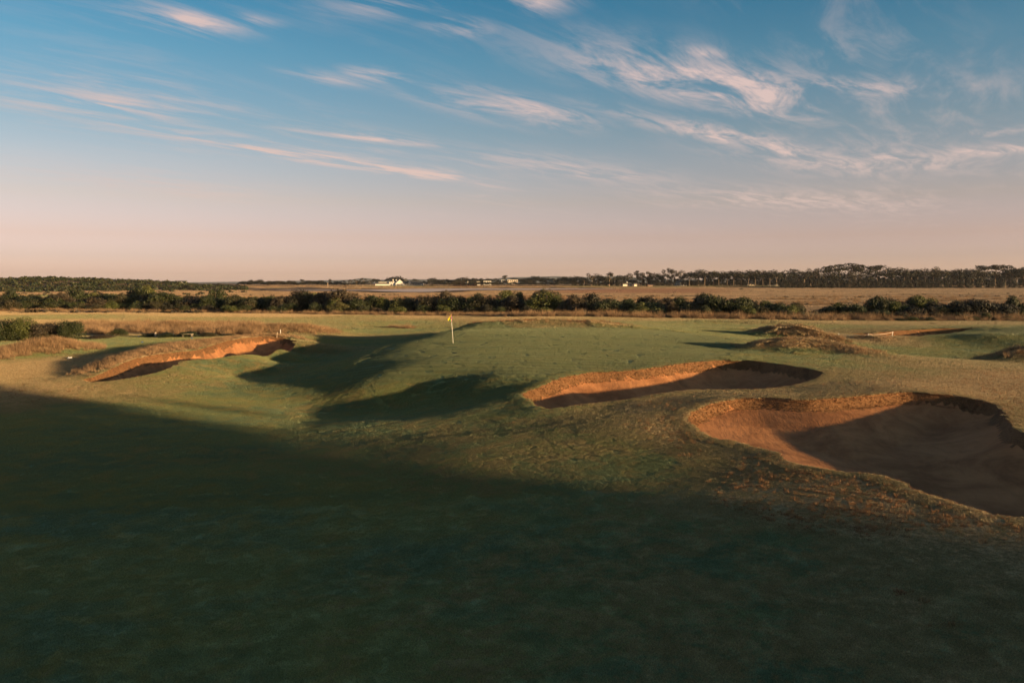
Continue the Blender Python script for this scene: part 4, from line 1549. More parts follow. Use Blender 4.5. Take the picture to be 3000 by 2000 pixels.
# the nearer shrubs by the left tee
for (px, by, tp, wd, mt, lab) in [
        (20, 1000, 936, 130, M_SCRUB, 'dense shrub cut by the left edge beside the tee'),
        (75, 999, 930, 110, M_BRIGHT, 'tallest olive shrub of the clump by the left tee'),
        (140, 998, 942, 110, M_BROWN, 'brown-tinged shrub in the middle of the clump by the tee'),
        (205, 997, 936, 105, M_SCRUB, 'dark round shrub at the right end of the clump by the tee'),
        (130, 1000, 975, 60, M_SCRUB, 'small shrub at the foot of the clump by the tee'),
        (345, 986, 961, 62, M_SCRUB, 'small round shrub between dry grass behind the tee'),
        (300, 993, 980, 90, M_BROWN, 'low brown shrub between the clump and the small round shrub'),
        (440, 989, 975, 60, M_SCRUB, 'low dark hedge shrub left of the wooden post'),
        (495, 990, 973, 70, M_SCRUB, 'low dark hedge shrub right of the wooden post'),
        (555, 989, 971, 80, M_SCRUB, 'low dark hedge shrub behind the bench at the tee'),
        (610, 988, 973, 60, M_SCRUB, 'low dark hedge shrub right of the bench'),
        (665, 986, 977, 60, M_SCRUB, 'last low shrub at the right end of the tee hedge'),
        (722, 980, 970, 40, M_SCRUB, 'small green shrub at the left foot of the dry mound')]:
    shrub_at(px, by, tp, wd, mt, lab, fine=True)
# low ground-hugging bushes at the foot of the right thicket
for i, px in enumerate([2640, 2675, 2720, 2850, 2905, 2960]):
    shrub_at(px, 940 + (i % 3), 928 - (i % 2) * 3, 52, M_BRIGHT if i % 2 else M_SCRUB, 'low spreading bush in front of the right-hand thicket, %s from the left' % ['first', 'second', 'third', 'fourth', 'fifth', 'sixth'][i], depth=131)


# ------------------------------------------------------------------ scrub as a mass: the dune wood behind the camera, the far hill, the marsh
def bush_mass(name, pts, size, leaf, per, mat, label, seed, squat=.7):
    """many bushes that read as one mass: one mesh of leaf faces"""
    r = np.random.default_rng(seed)
    n = len(pts)
    c = np.repeat(np.asarray(pts), per, 0)
    sz = np.repeat(np.asarray(size), per)
    N = n * per
    u = r.normal(0, 1, (N, 3))
    u /= np.linalg.norm(u, axis=1, keepdims=True)
    u[:, 2] = np.abs(u[:, 2])
    rr = 1 - .35 * r.random(N) ** 2
    ctr = c + u * np.stack([sz, sz, sz * squat * 1.2], -1) * rr[:, None]
    nr = u + r.normal(0, .5, (N, 3))
    nr /= np.linalg.norm(nr, axis=1, keepdims=True)
    t = np.cross(nr, r.normal(0, 1, (N, 3)))
    t /= np.linalg.norm(t, axis=1, keepdims=True)
    b = np.cross(nr, t)
    s_ = (leaf * sz * (.6 + .8 * r.random(N)))[:, None]
    V = np.stack([ctr - t * s_, ctr - b * s_ * .7, ctr + t * s_, ctr + b * s_ * .7], 1)
    me = mesh_n(name, V.reshape(-1, 3), np.arange(4 * N).reshape(-1, 4), attrs={'rnd': np.repeat(r.random(N), 4), 'lobe': np.repeat(np.repeat(r.random(n), per), 4)})
    return link(name, me, mat, kind='stuff', label=label, category='scrub')


def build_masses():
    rng = np.random.default_rng(21)
    # wood on the dune behind and to the right of the camera; its evening shadow lies over the foreground
    d = np.array([-sun_dir.x, -sun_dir.y])
    d /= np.linalg.norm(d)
    nperp = np.array([-d[1], d[0]])
    if nperp[1] < 0:
        nperp = -nperp
    pts, sz = [], []
    # outline of the wood against the sun: crowns lean out over its edge
    lim = lambda z: float(np.interp(z, [0, 6.0, 6.6, 7.0, 7.4, 7.8, 8.2, 10.4, 13], [17, 17.2, 18.0, 19.6, 20.4, 22.4, 23.8, 25, 25]))
    for i in range(560):
        t = -46 - 24 * rng.random()
        z = 1.5 + (SHADE_H - 3.0) * rng.random() ** .7
        p = -75 + (lim(z - .5) - 3.4 + 75) * rng.random()
        q = p * nperp + t * d
        pts.append((q[0], q[1], z))
        sz.append(1.4 + 1.0 * rng.random())
    for dz_ in (1.5, 3.2, 5.2, 7.2, 9.2):
        p = -75.0
        while p < lim(SHADE_H - dz_ - .6) - 3.2:
            q = p * nperp + (-48 - 8 * rng.random()) * d
            pts.append((q[0], q[1], SHADE_H - dz_ + rng.normal(0, .35)))
            sz.append(1.8 + .4 * rng.random())
            p += 1.2
    for z in np.arange(.8, SHADE_H, .42):
        e_ = lim(z + .3) - .8
        for k_ in range(9):
            p = e_ - .62 * k_ + rng.normal(0, .3)
            q = p * nperp + (-50 + rng.normal(0, 1.5)) * d
            pts.append((q[0], q[1], z + rng.normal(0, .15)))
            sz.append(.62 + .3 * rng.random())
    for (p, t, z, s_) in SHADE_EXTRA:
        q = p * nperp + t * d
        pts.append((q[0], q[1], z))
        sz.append(s_)
    bush_mass('woods', pts, sz, .13, 260, M_SCRUB, 'wind-shaped wood on the dune behind the viewpoint', 31)
    # scrub on the far left hill
    n = 5200
    y = 395 + 560 * rng.random(n)
    x = at(-140 + 860 * rng.random(n), 1) * y
    dz = dune_z(x, y)
    lush = np.zeros(n)
    for (pa, pb, da, db, v) in FAR_LUSH:
        lush = np.maximum(lush, ((x > at(pa, 1) * y) & (x < at(pb, 1) * y) & (y > da - 12) & (y < db + 10)) * 1.0)
    keep = (rng.random(n) < sstep(.4, 1.2, dz) * .95 + .02) & (lush < .5)
    x, y = x[keep], y[keep]
    bush_mass('scrub', np.stack([x, y, ground_z(x, y) - .3], -1), 1.6 + 2.2 * rng.random(len(x)) ** 2, .26, 34, M_SCRUB, 'dense low scrub covering the far hill at left', 32, .6)
    # low salt bushes in the marsh, in drifts
    n = 9000
    y = 175 + 560 * rng.random(n) ** 1.4
    x = at(-100 + 3250 * rng.random(n), 1) * y
    dr = fbm(x / 60, y / 22, 71, 3)
    thr = np.interp(y, [175, 230, 330, 420, 700], [.36, .50, .55, .58, .62]) + .05 * sstep(20, 120, x)
    keep = (dr > thr)
    x, y = x[keep], y[keep]
    k_ = (signed(x, y, LAGOON, 200.0) < -150) | (np.abs(x / y) > .35)
    x, y = x[k_], y[k_]
    bush_mass('scrub', np.stack([x, y, ground_z(x, y) - .12], -1), .4 + 1.0 * rng.random(len(x)) ** 2.5, .3, 22, M_BROWN, 'low brown salt bushes scattered over the marsh', 33, .5)
    # marsh grass that catches the light
    n = 9000
    y = 178 + 700 * rng.random(n) ** 1.7
    x = at(-120 + 3300 * rng.random(n), 1) * y
    dr = fbm(x / 90, y / 25, 75, 3)
    keep = (dr > .50) & (signed(x, y, LAGOON, 40.0) < -4) & (y < 430)
    x, y = x[keep], y[keep]
    s0 = .7 + np.minimum(y, 500) / 700
    scatter('grass', T_TUSSOCK, M_STRAW, np.stack([x, y, ground_z(x, y)], -1), np.tile([0, 0, 1.0], (len(x), 1)) + rng.normal(0, .12, (len(x), 3)), rng.random(len(x)) * 6.28,
            s0 * (.5 + .6 * rng.random(len(x))), label='tan marsh grass beyond the scrub belt', category='grass')
    # grass fringe along the foot of the scrub belt
    n = 2600
    px = -120 + 3260 * rng.random(n)
    d0 = np.interp(px, [0, 600, 1200, 1600, 2300, 3000], [186, 182, 164, 149, 137, 131]) + rng.normal(0, 2.2, n)
    x = at(1, 1) * 0 + (px - CX) / FPX * d0 * math.cos(TILT)
    put('grass', T_TUSSOCK, M_STRAW, x, d0, rng, .35, 1.0, .25, label='tan grass fringe along the foot of the scrub belt', category='grass')
    n = 500
    px = 1480 + 1560 * rng.random(n)
    d0 = np.interp(px, [1480, 2300, 3000], [146, 138, 133]) + rng.normal(0, 2.0, n)
    put('grass', T_TUSSOCK, M_RUSH, (px - CX) / FPX * d0 * math.cos(TILT), d0, rng, .7, 1.5, .3, label='brown rush clumps in front of the scrub belt', category='grass')
    # dry grass between the tee and the fairway behind it
    n = 1500
    q = np.array([hit(a_, b_)[:2] for a_, b_ in zip(230 + 520 * rng.random(n // 10), 948 + 34 * rng.random(n // 10))])
    q = np.repeat(q, 10, 0) + rng.normal(0, .9, (len(q) * 10, 2))
    put('grass', T_TUSSOCK, M_RUSH, q[:, 0], q[:, 1], rng, .3, 1.0, .25, label='brown dry grass behind the left tee', category='grass')


SHADE_H = 11.6
SHADE_EXTRA = [(24.3, -55, 7.2, .6), (22.2, -58, 7.1, .5), (26.4, -52, 8.6, .7)]
build_masses()


# single tussocks that stand out in front of the right-hand scrub
tuss_me = T_TUSSOCK.copy()
tuss_me.materials.clear()
tuss_me.materials.append(M_RUSH)
TUSS = [(2105, 934, 20), (2140, 936, 22), (2230, 937, 20), (2253, 937, 24), (2285, 937, 28), (2330, 937, 22), (2380, 936, 26), (2432, 936, 26), (2455, 938, 22), (2480, 936, 24), (2496, 944, 24), (2530, 944, 22),
        (2558, 945, 26), (2602, 944, 28), (1585, 932, 20), (1650, 934, 17), (1735, 930, 19), (1830, 929, 18), (1440, 934, 19), (1500, 936, 20), (1620, 936, 19)]
for i, (px, by, hp) in enumerate(sorted(TUSS)):
    d0 = float(np.interp(px, [1440, 2300, 3000], [146, 137, 131]))
    x = at(px, d0)
    o = link('tussock', tuss_me, None, label='fountain of tan tussock grass before the scrub, %s from the left' % NUM[i], category='tussock', group='tussocks in front of the scrub belt')
    o.location = (x, d0, gz(x, d0))
    o.rotation_euler = (0, 0, i * 1.3)
    o.scale = (hp * d0 / FPX / .95,) * 3

# ------------------------------------------------------------------ far treeline
# photo column, top row, kind, width factor, depth
TREES = [(736, 819, 'dome', 1.0, 1090), (761, 818, 'dome', 1.0, 1090), (789, 821, 'dome', .9, 1090), (804, 824, 'dome', .6, 1090), (814, 822, 'dome', .8, 1090), (829, 822, 'spreading', 1.0, 1100),
         (853, 820, 'dome', 1.3, 1100), (885, 819, 'tiered', 1.2, 1100), (905, 823, 'dome', 1.0, 1100), (914, 825, 'dome', 1.0, 1110), (935, 826, 'dome', 1.1, 1110), (950, 825, 'dome', 1., 1110), (966, 818, 'tiered', .8, 1110),
         (985, 823, 'dome', 1.2, 1110), (1005, 822, 'gum', 1.2, 1100), (1025, 820, 'gum', 1.2, 1090), (1045, 818, 'gum', 1.2, 1090), (1063, 816, 'gum', 1.1, 1090), (1085, 822, 'gum', 1.2, 1090), (1101, 815, 'dome', 1.1, 1180),
         (1145, 811, 'spreading', 1.2, 1200), (1160, 808, 'spreading', 1.35, 1200), (1178, 812, 'spreading', 1.2, 1200), (1215, 816, 'dome', .9, 1190), (1243, 822, 'dome', .9, 1120), (1255, 823, 'gum', .9, 1100), (1269, 813, 'dome', 1.2, 1130),
         (1290, 817, 'spreading', 1.2, 1130), (1305, 816, 'dome', 1.1, 1130), (1322, 818, 'dome', 1.1, 1130), (1340, 815, 'dome', 1.2, 1120), (1360, 811, 'dome', 1.2, 1180), (1378, 816, 'dome', 1.2, 1180), (1394, 814, 'dome', 1.2, 1180),
         (1412, 815, 'dome', 1.2, 1180), (1430, 814, 'dome', 1.1, 1190), (1452, 815, 'spreading', 1.2, 1190), (1479, 808, 'tiered', .9, 1190), (1505, 813, 'spreading', 1.3, 1190), (1530, 815, 'dome', 1.2, 1180), (1548, 813, 'dome', 1.3, 1180),
         (1570, 808, 'dome', 1.3, 1180), (1598, 811, 'dome', 1.3, 1180), (1622, 815, 'dome', 1.2, 1170), (1645, 812, 'dome', 1.2, 1150), (1661, 809, 'dome', 1.3, 1130), (1691, 808, 'dome', 1.3, 1120), (1712, 812, 'gum', 1.1, 1110),
         (1734, 801, 'gum', 1.2, 1100), (1752, 804, 'spreading', 1.2, 1120), (1785, 800, 'gum', 1.3, 1100), (1768, 808, 'dome', 1.2, 1120), (1812, 806, 'dome', 1.2, 1130), (1840, 802, 'gum', 1.2, 1130), (1866, 797, 'tiered', .8, 1140),
         (1880, 801, 'gum', 1.1, 1130), (1897, 798, 'gum', 1.2, 1130), (1918, 800, 'dome', 1.2, 1130), (1936, 800, 'gum', 1.1, 1130), (1957, 789, 'gum', .9, 1140), (1968, 792, 'gum', 1.1, 1140), (1991, 794, 'gum', 1.1, 1140), (2019, 797, 'spreading', 1.2, 1090),
         (2045, 793, 'spreading', 1.2, 1100), (2064, 791, 'spreading', 1.4, 1080), (2090, 794, 'spreading', 1.2, 1100), (2106, 793, 'spreading', 1.2, 1080), (2130, 794, 'spreading', 1.2, 1090), (2149, 792, 'spreading', 1.3, 1080), (2172, 794, 'dome', 1.2, 1100),
         (2192, 791, 'spreading', 1.2, 1080), (2213, 790, 'spreading', 1.2, 1080), (2235, 792, 'spreading', 1.2, 1080), (2255, 791, 'spreading', 1.2, 1080), (2275, 794, 'gum', 1.1, 1090), (2302, 792, 'spreading', 1.1, 1100), (2323, 790, 'tiered', 1.1, 1100),
         (2340, 794, 'gum', 1.1, 1100), (2357, 787, 'gum', 1.1, 1100), (2375, 788, 'gum', 1.2, 1100), (2393, 786, 'gum', 1.2, 1100), (2420, 786, 'tiered', 1.2, 1100), (2440, 780, 'tiered', 1.2, 1100), (2459, 780, 'tiered', 1.2, 1100), (2489, 777, 'tiered', 1.1, 1100),
         (2505, 786, 'tiered', 1.2, 1100), (2519, 781, 'tiered', 1.2, 1100), (2545, 784, 'tiered', 1.2, 1100), (2570, 780, 'tiered', 1.2, 1100), (2595, 786, 'gum', 1.3, 1100), (2619, 784, 'spreading', 1.2, 1100), (2649, 786, 'spreading', 1.2, 1100), (2670, 789, 'spreading', 1.2, 1100),
         (2687, 787, 'spreading', 1.2, 1100), (2710, 790, 'spreading', 1.2, 1100), (2734, 785, 'gum', 1.3, 1100), (2760, 789, 'dome', 1.2, 1100), (2798, 789, 'dome', 1.2, 1100), (2825, 787, 'dome', 1.2, 1100), (2850, 788, 'dome', 1.2, 1100), (2878, 781, 'tiered', 1.3, 1100),
         (2915, 779, 'tiered', 1.3, 1100), (2944, 780, 'tiered', 1.3, 1100), (2978, 784, 'dome', 1.3, 1100), (3000, 779, 'dome', 1.3, 1100), (3030, 782, 'dome', 1.3, 1100)]
NOUN = {'dome': 'round-crowned tree', 'spreading': 'flat-topped spreading tree', 'gum': 'loose-crowned pale-trunked tree', 'tiered': 'ragged layered conifer', 'skirted': 'dark conifer'}
MATK = {'dome': M_PINE, 'spreading': M_PINE, 'gum': M_GUM, 'tiered': M_PINE, 'skirted': M_PINE}
LANDMARK = [(700, 1095, 'left of the clubhouse'), (1095, 1250, 'behind the clubhouse'), (1250, 1460, 'between the clubhouse and the white house'), (1460, 1640, 'around the white house'),
            (1640, 1810, 'left of the orange-lit cottage'), (1810, 1965, 'behind the orange-lit cottage'), (1965, 2290, 'on the grass left of the shelter belt'), (2290, 2700, 'over the solid shelter belt'), (2700, 3200, 'over the gapped shelter belt')]
count = {}
rt = random.Random(5)
for (px, tp, kd, wf, d0) in sorted(TREES):
    x = at(px, d0)
    z = gz(x, d0)
    base_row = HORIZON + (CAM_Z - z) * FPX / d0
    h = (base_row - tp) * d0 / FPX * 1.12
    crown, trunk, bark = rt.choice(KINDS[kd])
    seg = next((t_ for a_, b_, t_ in LANDMARK if a_ <= px < b_), 'at the edge')
    count[(kd, seg)] = count.get((kd, seg), 0) + 1
    plant('tree', crown, MATK[kd], trunk, bark, (x, d0, z - .2), h * wf * .92, h, rt.random() * 6.28,
          '%s %s, %s such from the left' % (NOUN[kd], seg, NUM[count[(kd, seg)] - 1]), 'tree', 'trees of the far treeline')
# lower trees and bushes that close the treeline near the ground
n_low = 0
px = 560
while px < 2300:
    px += rt.uniform(8, 16)
    if 1085 < px < 1250 or (1820 < px < 1860) or (1970 < px < 2000):
        continue
    dens = float(np.interp(px, [560, 720, 1060, 1650, 1950, 2300], [1, 1, 1, 1, .9, .9]))
    if rt.random() > dens:
        continue
    d0 = rt.uniform(1090, 1125) if px > 700 else rt.uniform(980, 1040)
    x = at(px, d0)
    z = gz(x, d0)
    h = rt.uniform(5.0, 9.5)
    crown, trunk, bark = rt.choice(KINDS['dome'])
    n_low += 1
    seg = next((t_ for a_, b_, t_ in [(500, 740, 'at the left end')] + LANDMARK if a_ <= px < b_), 'at the edge')
    count[('low', seg)] = count.get(('low', seg), 0) + 1
    plant('tree', crown, M_PINE if rt.random() < .6 else M_GUM, trunk, bark, (x, d0, z - .3), h * 1.25, h, rt.random() * 6.28,
          'low bushy tree %s, %s from the left' % (seg, NUM[min(count[('low', seg)], len(NUM)) - 1]), 'tree', 'low trees under the far treeline')
# the shelter belt on the right
px, i = 2296, 0
while px < 3040:
    solid = px < 2755
    d0 = 1030
    x = at(px, d0)
    z = gz(x, d0)
    h = 12.6 + rt.uniform(-.5, .5)
    crown, trunk, bark = KINDS['skirted'][i % 4]
    plant('tree', crown, M_BELT, trunk, bark, (x, d0, z - .3), h * (1.15 if solid else 1.12), h, i * 2.1,
          ('dark conifer in the solid stretch of the shelter belt, %s from the left' if solid else 'dark conifer in the gapped stretch of the shelter belt, %s from the left') % NUM[(i if solid else i - first_gap)],
          'tree', 'conifers of the shelter belt')
    i += 1
    px += 19 if solid else 31
    if solid and px >= 2755:
        first_gap = i
        px += 6
# a closed row of lower trees behind the tall ones
px, i = 1660, 0
while px < 3040:
    px += rt.uniform(14, 22)
    d0 = rt.uniform(1135, 1165)
    x = at(px, d0)
    z = gz(x, d0)
    h = float(np.interp(px, [1660, 2000, 2400, 3000], [10, 13, 19, 19])) * rt.uniform(.85, 1.1)
    crown, trunk, bark = rt.choice(KINDS['skirted'])
    i += 1
    plant('tree', crown, M_BELT, trunk, bark, (x, d0, z - .3), h * .95, h, rt.random() * 6.28, 'dark full tree filling the back of the right-hand treeline, %s from the left' % NUM[i - 1], 'tree', 'back row of the right-hand treeline')
# scattered trees this side of the treeline
for (px, by, tp, wf, kd, lab) in [(545, 857, 832, 1.5, 'dome', 'broad dark tree standing alone in the marsh at left'), (630, 857, 845, 2.0, 'dome', 'low round bush right of the lone marsh tree'),
                                  (770, 852, 846, 2.4, 'dome', 'small dark bush near the narrow end of the lagoon'), (2140, 844, 838, 1.4, 'dome', 'small bush on the far grass below the trees'),
                                  (2172, 850, 843, 1.6, 'dome', 'dark bush at the far edge of the tan marsh'), (1985, 842, 835, 1.5, 'dome', 'small bush in front of the pale gabled house'),
                                  (2074, 838.5, 832, 1.3, 'dome', 'little round bush under the spreading trees')]:
    d0 = min(CAM_Z * FPX / (by - HORIZON), 1090)
    x = at(px, d0)
    h = (by - tp) * d0 / FPX
    crown, trunk, bark = rt.choice(KINDS[kd])
    plant('tree', crown, M_PINE, trunk, bark, (x, d0, gz(x, d0) - .2), h * wf * .9, h * 1.05, px * .1, lab, 'tree', None)


# ------------------------------------------------------------------ buildings across the lagoon
M_WHITE = plain_mat('white_wall', (.72, .66, .58), .7, .06, .4)
M_CREAM = plain_mat('cream_wall', (.62, .50, .38), .7, .08, .4)
M_ROOF = plain_mat('grey_roof', (.075, .072, .065), .7, .15, .5)
M_ROOFD = plain_mat('brown_roof', (.10, .07, .055), .8, .15, .5)
M_BRICK = plain_mat('brick_wall', (.26, .13, .08), .8, .15, 1.0)
M_DARKW = plain_mat('window_dark', (.02, .022, .025), .15, .1, 1.0, .5)
M_TIMBER = plain_mat('pale_timber', (.42, .33, .24), .8, .2, 8)


def gable_roof(mb, x0, x1, y0, y1, z0, z1, over=.5):
    """ridge along x"""
    ym = (y0 + y1) / 2
    x0, x1, y0, y1 = x0 - over, x1 + over, y0 - over, y1 + over
    t = .25
    mb.add([(x0, y0, z0), (x1, y0, z0), (x1, ym, z1), (x0, ym, z1), (x0, y1, z0), (x1, y1, z0),
            (x0, y0, z0 - t), (x1, y0, z0 - t), (x0, y1, z0 - t), (x1, y1, z0 - t), (x0, ym, z1 - t), (x1, ym, z1 - t)],
           [(0, 1, 2, 3), (3, 2, 5, 4), (0, 6, 7, 1), (4, 5, 9, 8), (6, 10, 11, 7), (10, 8, 9, 11), (0, 3, 10, 6), (3, 4, 8, 10), (1, 7, 11, 2), (2, 11, 9, 5)])
    return mb


def hip_roof(mb, x0, x1, y0, y1, z0, z1, over=.6):
    x0, x1, y0, y1 = x0 - over, x1 + over, y0 - over, y1 + over
    ym, q = (y0 + y1) / 2, (y1 - y0) / 2
    t = .25
    mb.add([(x0, y0, z0), (x1, y0, z0), (x1, y1, z0), (x0, y1, z0), (x0 + q, ym, z1), (x1 - q, ym, z1), (x0, y0, z0 - t), (x1, y0, z0 - t), (x1, y1, z0 - t), (x0, y1, z0 - t)],
           [(0, 1, 5, 4), (1, 2, 5), (2, 3, 4, 5), (3, 0, 4), (0, 6, 7, 1), (1, 7, 8, 2), (2, 8, 9, 3), (3, 9, 6, 0), (6, 9, 8, 7)])
    return mb


def building(name, px, d0, label, category='house', z=None, turn=0):
    e = link(name, None, label=label, category=category)
    x = at(px, d0)
    e.location = (x, d0, (gz(x, d0) if z is None else z))
    e.rotation_euler = (0, 0, math.atan2(-x, d0) * .6 + turn)
    return e


def windows(parent, rects, y, frame=M_WHITE):
    for (x0, x1, z0, z1) in rects:
        w = MB().box(x0, x1, y - .06, y + .05, z0, z1).build('window', M_DARKW, parent)
        f = MB()
        t = .09
        f.box(x0 - t, x1 + t, y - .10, y - .02, z1 + .003, z1 + t).box(x0 - t, x1 + t, y - .10, y - .02, z0 - t, z0 - .003)
        f.box(x0 - t, x0 - .003, y - .10, y - .02, z0, z1).box(x1 + .003, x1 + t, y - .10, y - .02, z0, z1)
        f.build('frame', frame, w)


def clubhouse():
    U = 1150 / FPX * .2126           # metres per measured unit
    X = lambda v_: (v_ - 564) * U
    Z = lambda v_: (272 - v_) * U
    e = building('clubhouse', 1050 + 564 * .2126, 1150, 'long white clubhouse with grey roofs and a curved gable across the lagoon', 'clubhouse', z=None)
    # long hall on the left with a raised ridge vent
    MB().box(X(238), X(432), 0, 12, -1, Z(246)).build('wall', M_WHITE, e)
    r = MB()
    hip_roof(r, X(238), X(432), 0, 12, Z(246), Z(221)).build('roof', M_ROOF, e)
    MB().box(X(278), X(388), 4, 8, Z(232), Z(217)).build('clerestory', M_WHITE, e)
    gable_roof(MB(), X(278), X(388), 3.4, 8.6, Z(217), Z(207)).build('roof', M_ROOF, e)
    # two-storey middle block
    MB().box(X(426), X(512), 2, 12, -1, Z(214)).build('wall', M_WHITE, e)
    gable_roof(MB(), X(428), X(510), 2, 12, Z(214), Z(200)).build('roof', M_ROOF, e)
    windows(e, [(X(440), X(450), Z(232), Z(220)), (X(462), X(472), Z(232), Z(220)), (X(446), X(466), Z(262), Z(246))], 2)
    for (a_, b_, t_) in ((472, 484, 186), (513, 526, 190)):
        c = MB().box(X(a_), X(b_), 4, 5.4, Z(225), Z(t_)).build('chimney', M_WHITE, e)
        MB().box(X(a_) - .15, X(b_) + .15, 3.85, 5.55, Z(t_) + .003, Z(t_) + .35).build('cap', M_WHITE, c)
    # curved gable
    xa, xb = X(514), X(628)
    xm = (xa + xb) / 2
    w2 = (xb - xa) / 2
    prof = [(xa, Z(236)), (xa + .12 * w2, Z(233)), (xa + .40 * w2, Z(216)), (xa + .62 * w2, Z(206)), (xa + .70 * w2, Z(200)), (xa + .82 * w2, Z(198)), (xa + .9 * w2, Z(190)), (xm, Z(186))]
    outl = [(xa, -1)] + prof + [(2 * xm - a_, b_) for a_, b_ in reversed(prof[:-1])] + [(xb, -1)]
    MB().prism(outl[::-1], -1.0, -.4).build('gable', M_WHITE, e)
    MB().box(xa + .2, xb - .2, -.4, 12, -1, Z(238)).build('wall', M_WHITE, e)
    gable_mb = MB().add([(xa + .3, -.39, Z(236)), (xb - .3, -.39, Z(236)), (xm, -.39, Z(192)), (xa + .3, 13, Z(236)), (xb - .3, 13, Z(236)), (xm, 13, Z(192))], [(0, 1, 2), (3, 5, 4), (0, 2, 5, 3), (1, 4, 5, 2), (0, 3, 4, 1)])
    gable_mb.build('roof', M_ROOF, e)
    n = 7
    x0, x1 = X(528), X(610)
    for i in range(n):
        a_ = x0 + (x1 - x0) * i / n
        windows(e, [(a_ + .12, a_ + (x1 - x0) / n - .12, Z(264), Z(247))], -1.0)
    # right wing with veranda
    MB().box(X(628), X(866), 3, 14, -1, Z(237)).build('wall', M_WHITE, e)
    gable_roof(MB(), X(600), X(866), .2, 15, Z(236), Z(203), .2).build('roof', M_ROOF, e)
    for i in range(15):
        a_ = X(634) + (X(862) - X(634)) * i / 14
        MB().box(a_ - .14, a_ + .14, .5, .78, -1, Z(237.5)).build('post', M_WHITE, e)
    windows(e, [(X(640 + 22 * i), X(640 + 22 * i + 15), Z(262), Z(243)) for i in range(10)], 3)
    MB().prism([(X(678), Z(236)), (X(732), Z(236)), (X(705), Z(211))], -.6, .1).build('pediment', M_WHITE, e)
    gable_roof_ = MB().add([(X(674), -.9, Z(236)), (X(705), -.9, Z(208)), (X(736), -.9, Z(236)), (X(674), 6, Z(236)), (X(705), 6, Z(208)), (X(736), 6, Z(236)),
                            (X(676), -.9, Z(237)), (X(705), -.9, Z(210)), (X(734), -.9, Z(237))], [(0, 1, 4, 3), (1, 2, 5, 4), (0, 6, 7, 1), (1, 7, 8, 2)])
    gable_roof_.build('roof', M_ROOF, e)
    t = MB().box(X(631), X(660), 6, 10, Z(215), Z(180)).build('tower', M_ROOF, e)
    MB().add([(X(628), 5.6, Z(180)), (X(663), 5.6, Z(180)), (X(663), 10.4, Z(180)), (X(628), 10.4, Z(180)), (X(645), 8, Z(171))], [(0, 1, 4), (1, 2, 4), (2, 3, 4), (3, 0, 4), (0, 3, 2, 1)]).build('roof', M_ROOF, t)
    MB().box(X(866), X(891), 2.5, 12, -1, Z(238)).build('wall', M_WHITE, e)
    windows(e, [(X(872), X(884), Z(260), Z(246))], 2.5)


clubhouse()


def house(px, d0, w, dep, hw, hr, wall, roof, label, z=None, style='hip', wins=4, turn=0, chimney=False):
    e = building('house', px, d0, label, 'house', z, turn)
    MB().box(-w / 2, w / 2, 0, dep, -2.5, hw).build('wall', wall, e)
    r = MB()
    if style == 'flat':
        r.box(-w / 2 - .4, w / 2 + .4, -.5, dep + .4, hw + .003, hw + .35)
    elif style == 'hip':
        hip_roof(r, -w / 2, w / 2, 0, dep, hw, hw + hr)
    else:
        gable_roof(r, -w / 2, w / 2, 0, dep, hw, hw + hr)
    rf = r.build('roof', roof, e)
    if chimney:
        MB().box(w * .1, w * .1 + .8, dep * .4, dep * .4 + .8, hw, hw + hr + 1.0).build('chimney', M_WHITE, rf)
    st = w / wins
    windows(e, [(-w / 2 + st * i + st * .25, -w / 2 + st * i + st * .75, hw * .35, hw * .8) for i in range(wins)], 0)
    return e


house(1345, 1112, 16, 9, 2.8, 2.8, M_BRICK, M_ROOFD, 'low brick house with dark roof right of the clubhouse', wins=5)
house(1383, 1118, 14, 9, 3.0, 2.6, M_BRICK, M_ROOFD, 'brick house with dark roof below the white-topped house', wins=4)
house(1388, 1172, 19, 9, 2.6, .8, M_WHITE, M_WHITE, 'white house showing over a brick house right of the clubhouse', z=6.4, style='flat', wins=5)
house(1428, 1172, 11, 8, 3.0, .8, M_WHITE, M_WHITE, 'white house peeping from trees left of the large white house', z=6.6, style='flat', wins=3)
h4 = house(1483, 1165, 14, 9, 2.6, .8, M_WHITE, M_WHITE, 'left block of the large white flat-roofed house on the rise', z=8.6, style='flat', wins=4)
house(1502, 1160, 15, 9, 3.4, .8, M_CREAM, M_WHITE, 'large two-storey white house on the rise right of the clubhouse', z=8.0, style='flat', wins=5)
house(1611, 1165, 9, 7, 2.4, .8, M_WHITE, M_WHITE, 'small white building half hidden by trees right of the white house', z=7.4, style='flat', wins=3)
house(1838, 1096, 14, 8, 3.0, 2.2, M_CREAM, M_ROOF, 'orange-lit cottage with grey roof at the edge of the far grass', style='gable', wins=4, turn=.5, chimney=True)
house(1862, 1092, 5, 4, 2.4, 1.2, M_CREAM, M_ROOF, 'tiny sunlit shed right of the orange-lit cottage', z=3.2, style='gable', wins=2, turn=.6)
house(1905, 1098, 8, 5, 2.2, 1.2, M_BRICK, M_ROOFD, 'small red-brown shed among the pale-trunked trees', style='gable', wins=2, turn=.6)
house(1984, 1112, 11, 9, 4.2, 3.6, M_WHITE, M_ROOF, 'pale gabled house under tall trees left of the grass', style='gable', wins=3, turn=-.9)
house(2003, 1106, 8, 6, 3.0, 1.6, M_WHITE, M_ROOF, 'small white annexe right of the pale gabled house', style='gable', wins=2)
house(2202, 1122, 11, 7, 2.8, 2.0, M_CREAM, M_ROOFD, 'cream house glimpsed between trunks left of the shelter belt', style='gable', wins=3)
house(2264, 1118, 14, 6, 2.2, .8, M_WHITE, M_ROOF, 'long low white shed at the left end of the shelter belt', style='flat', wins=6)
house(536, 905, 7, 5, 3.0, 1.2, M_WHITE, M_ROOF, 'tiny white house on the far scrub hill at left', z=5.4, style='gable', wins=2)

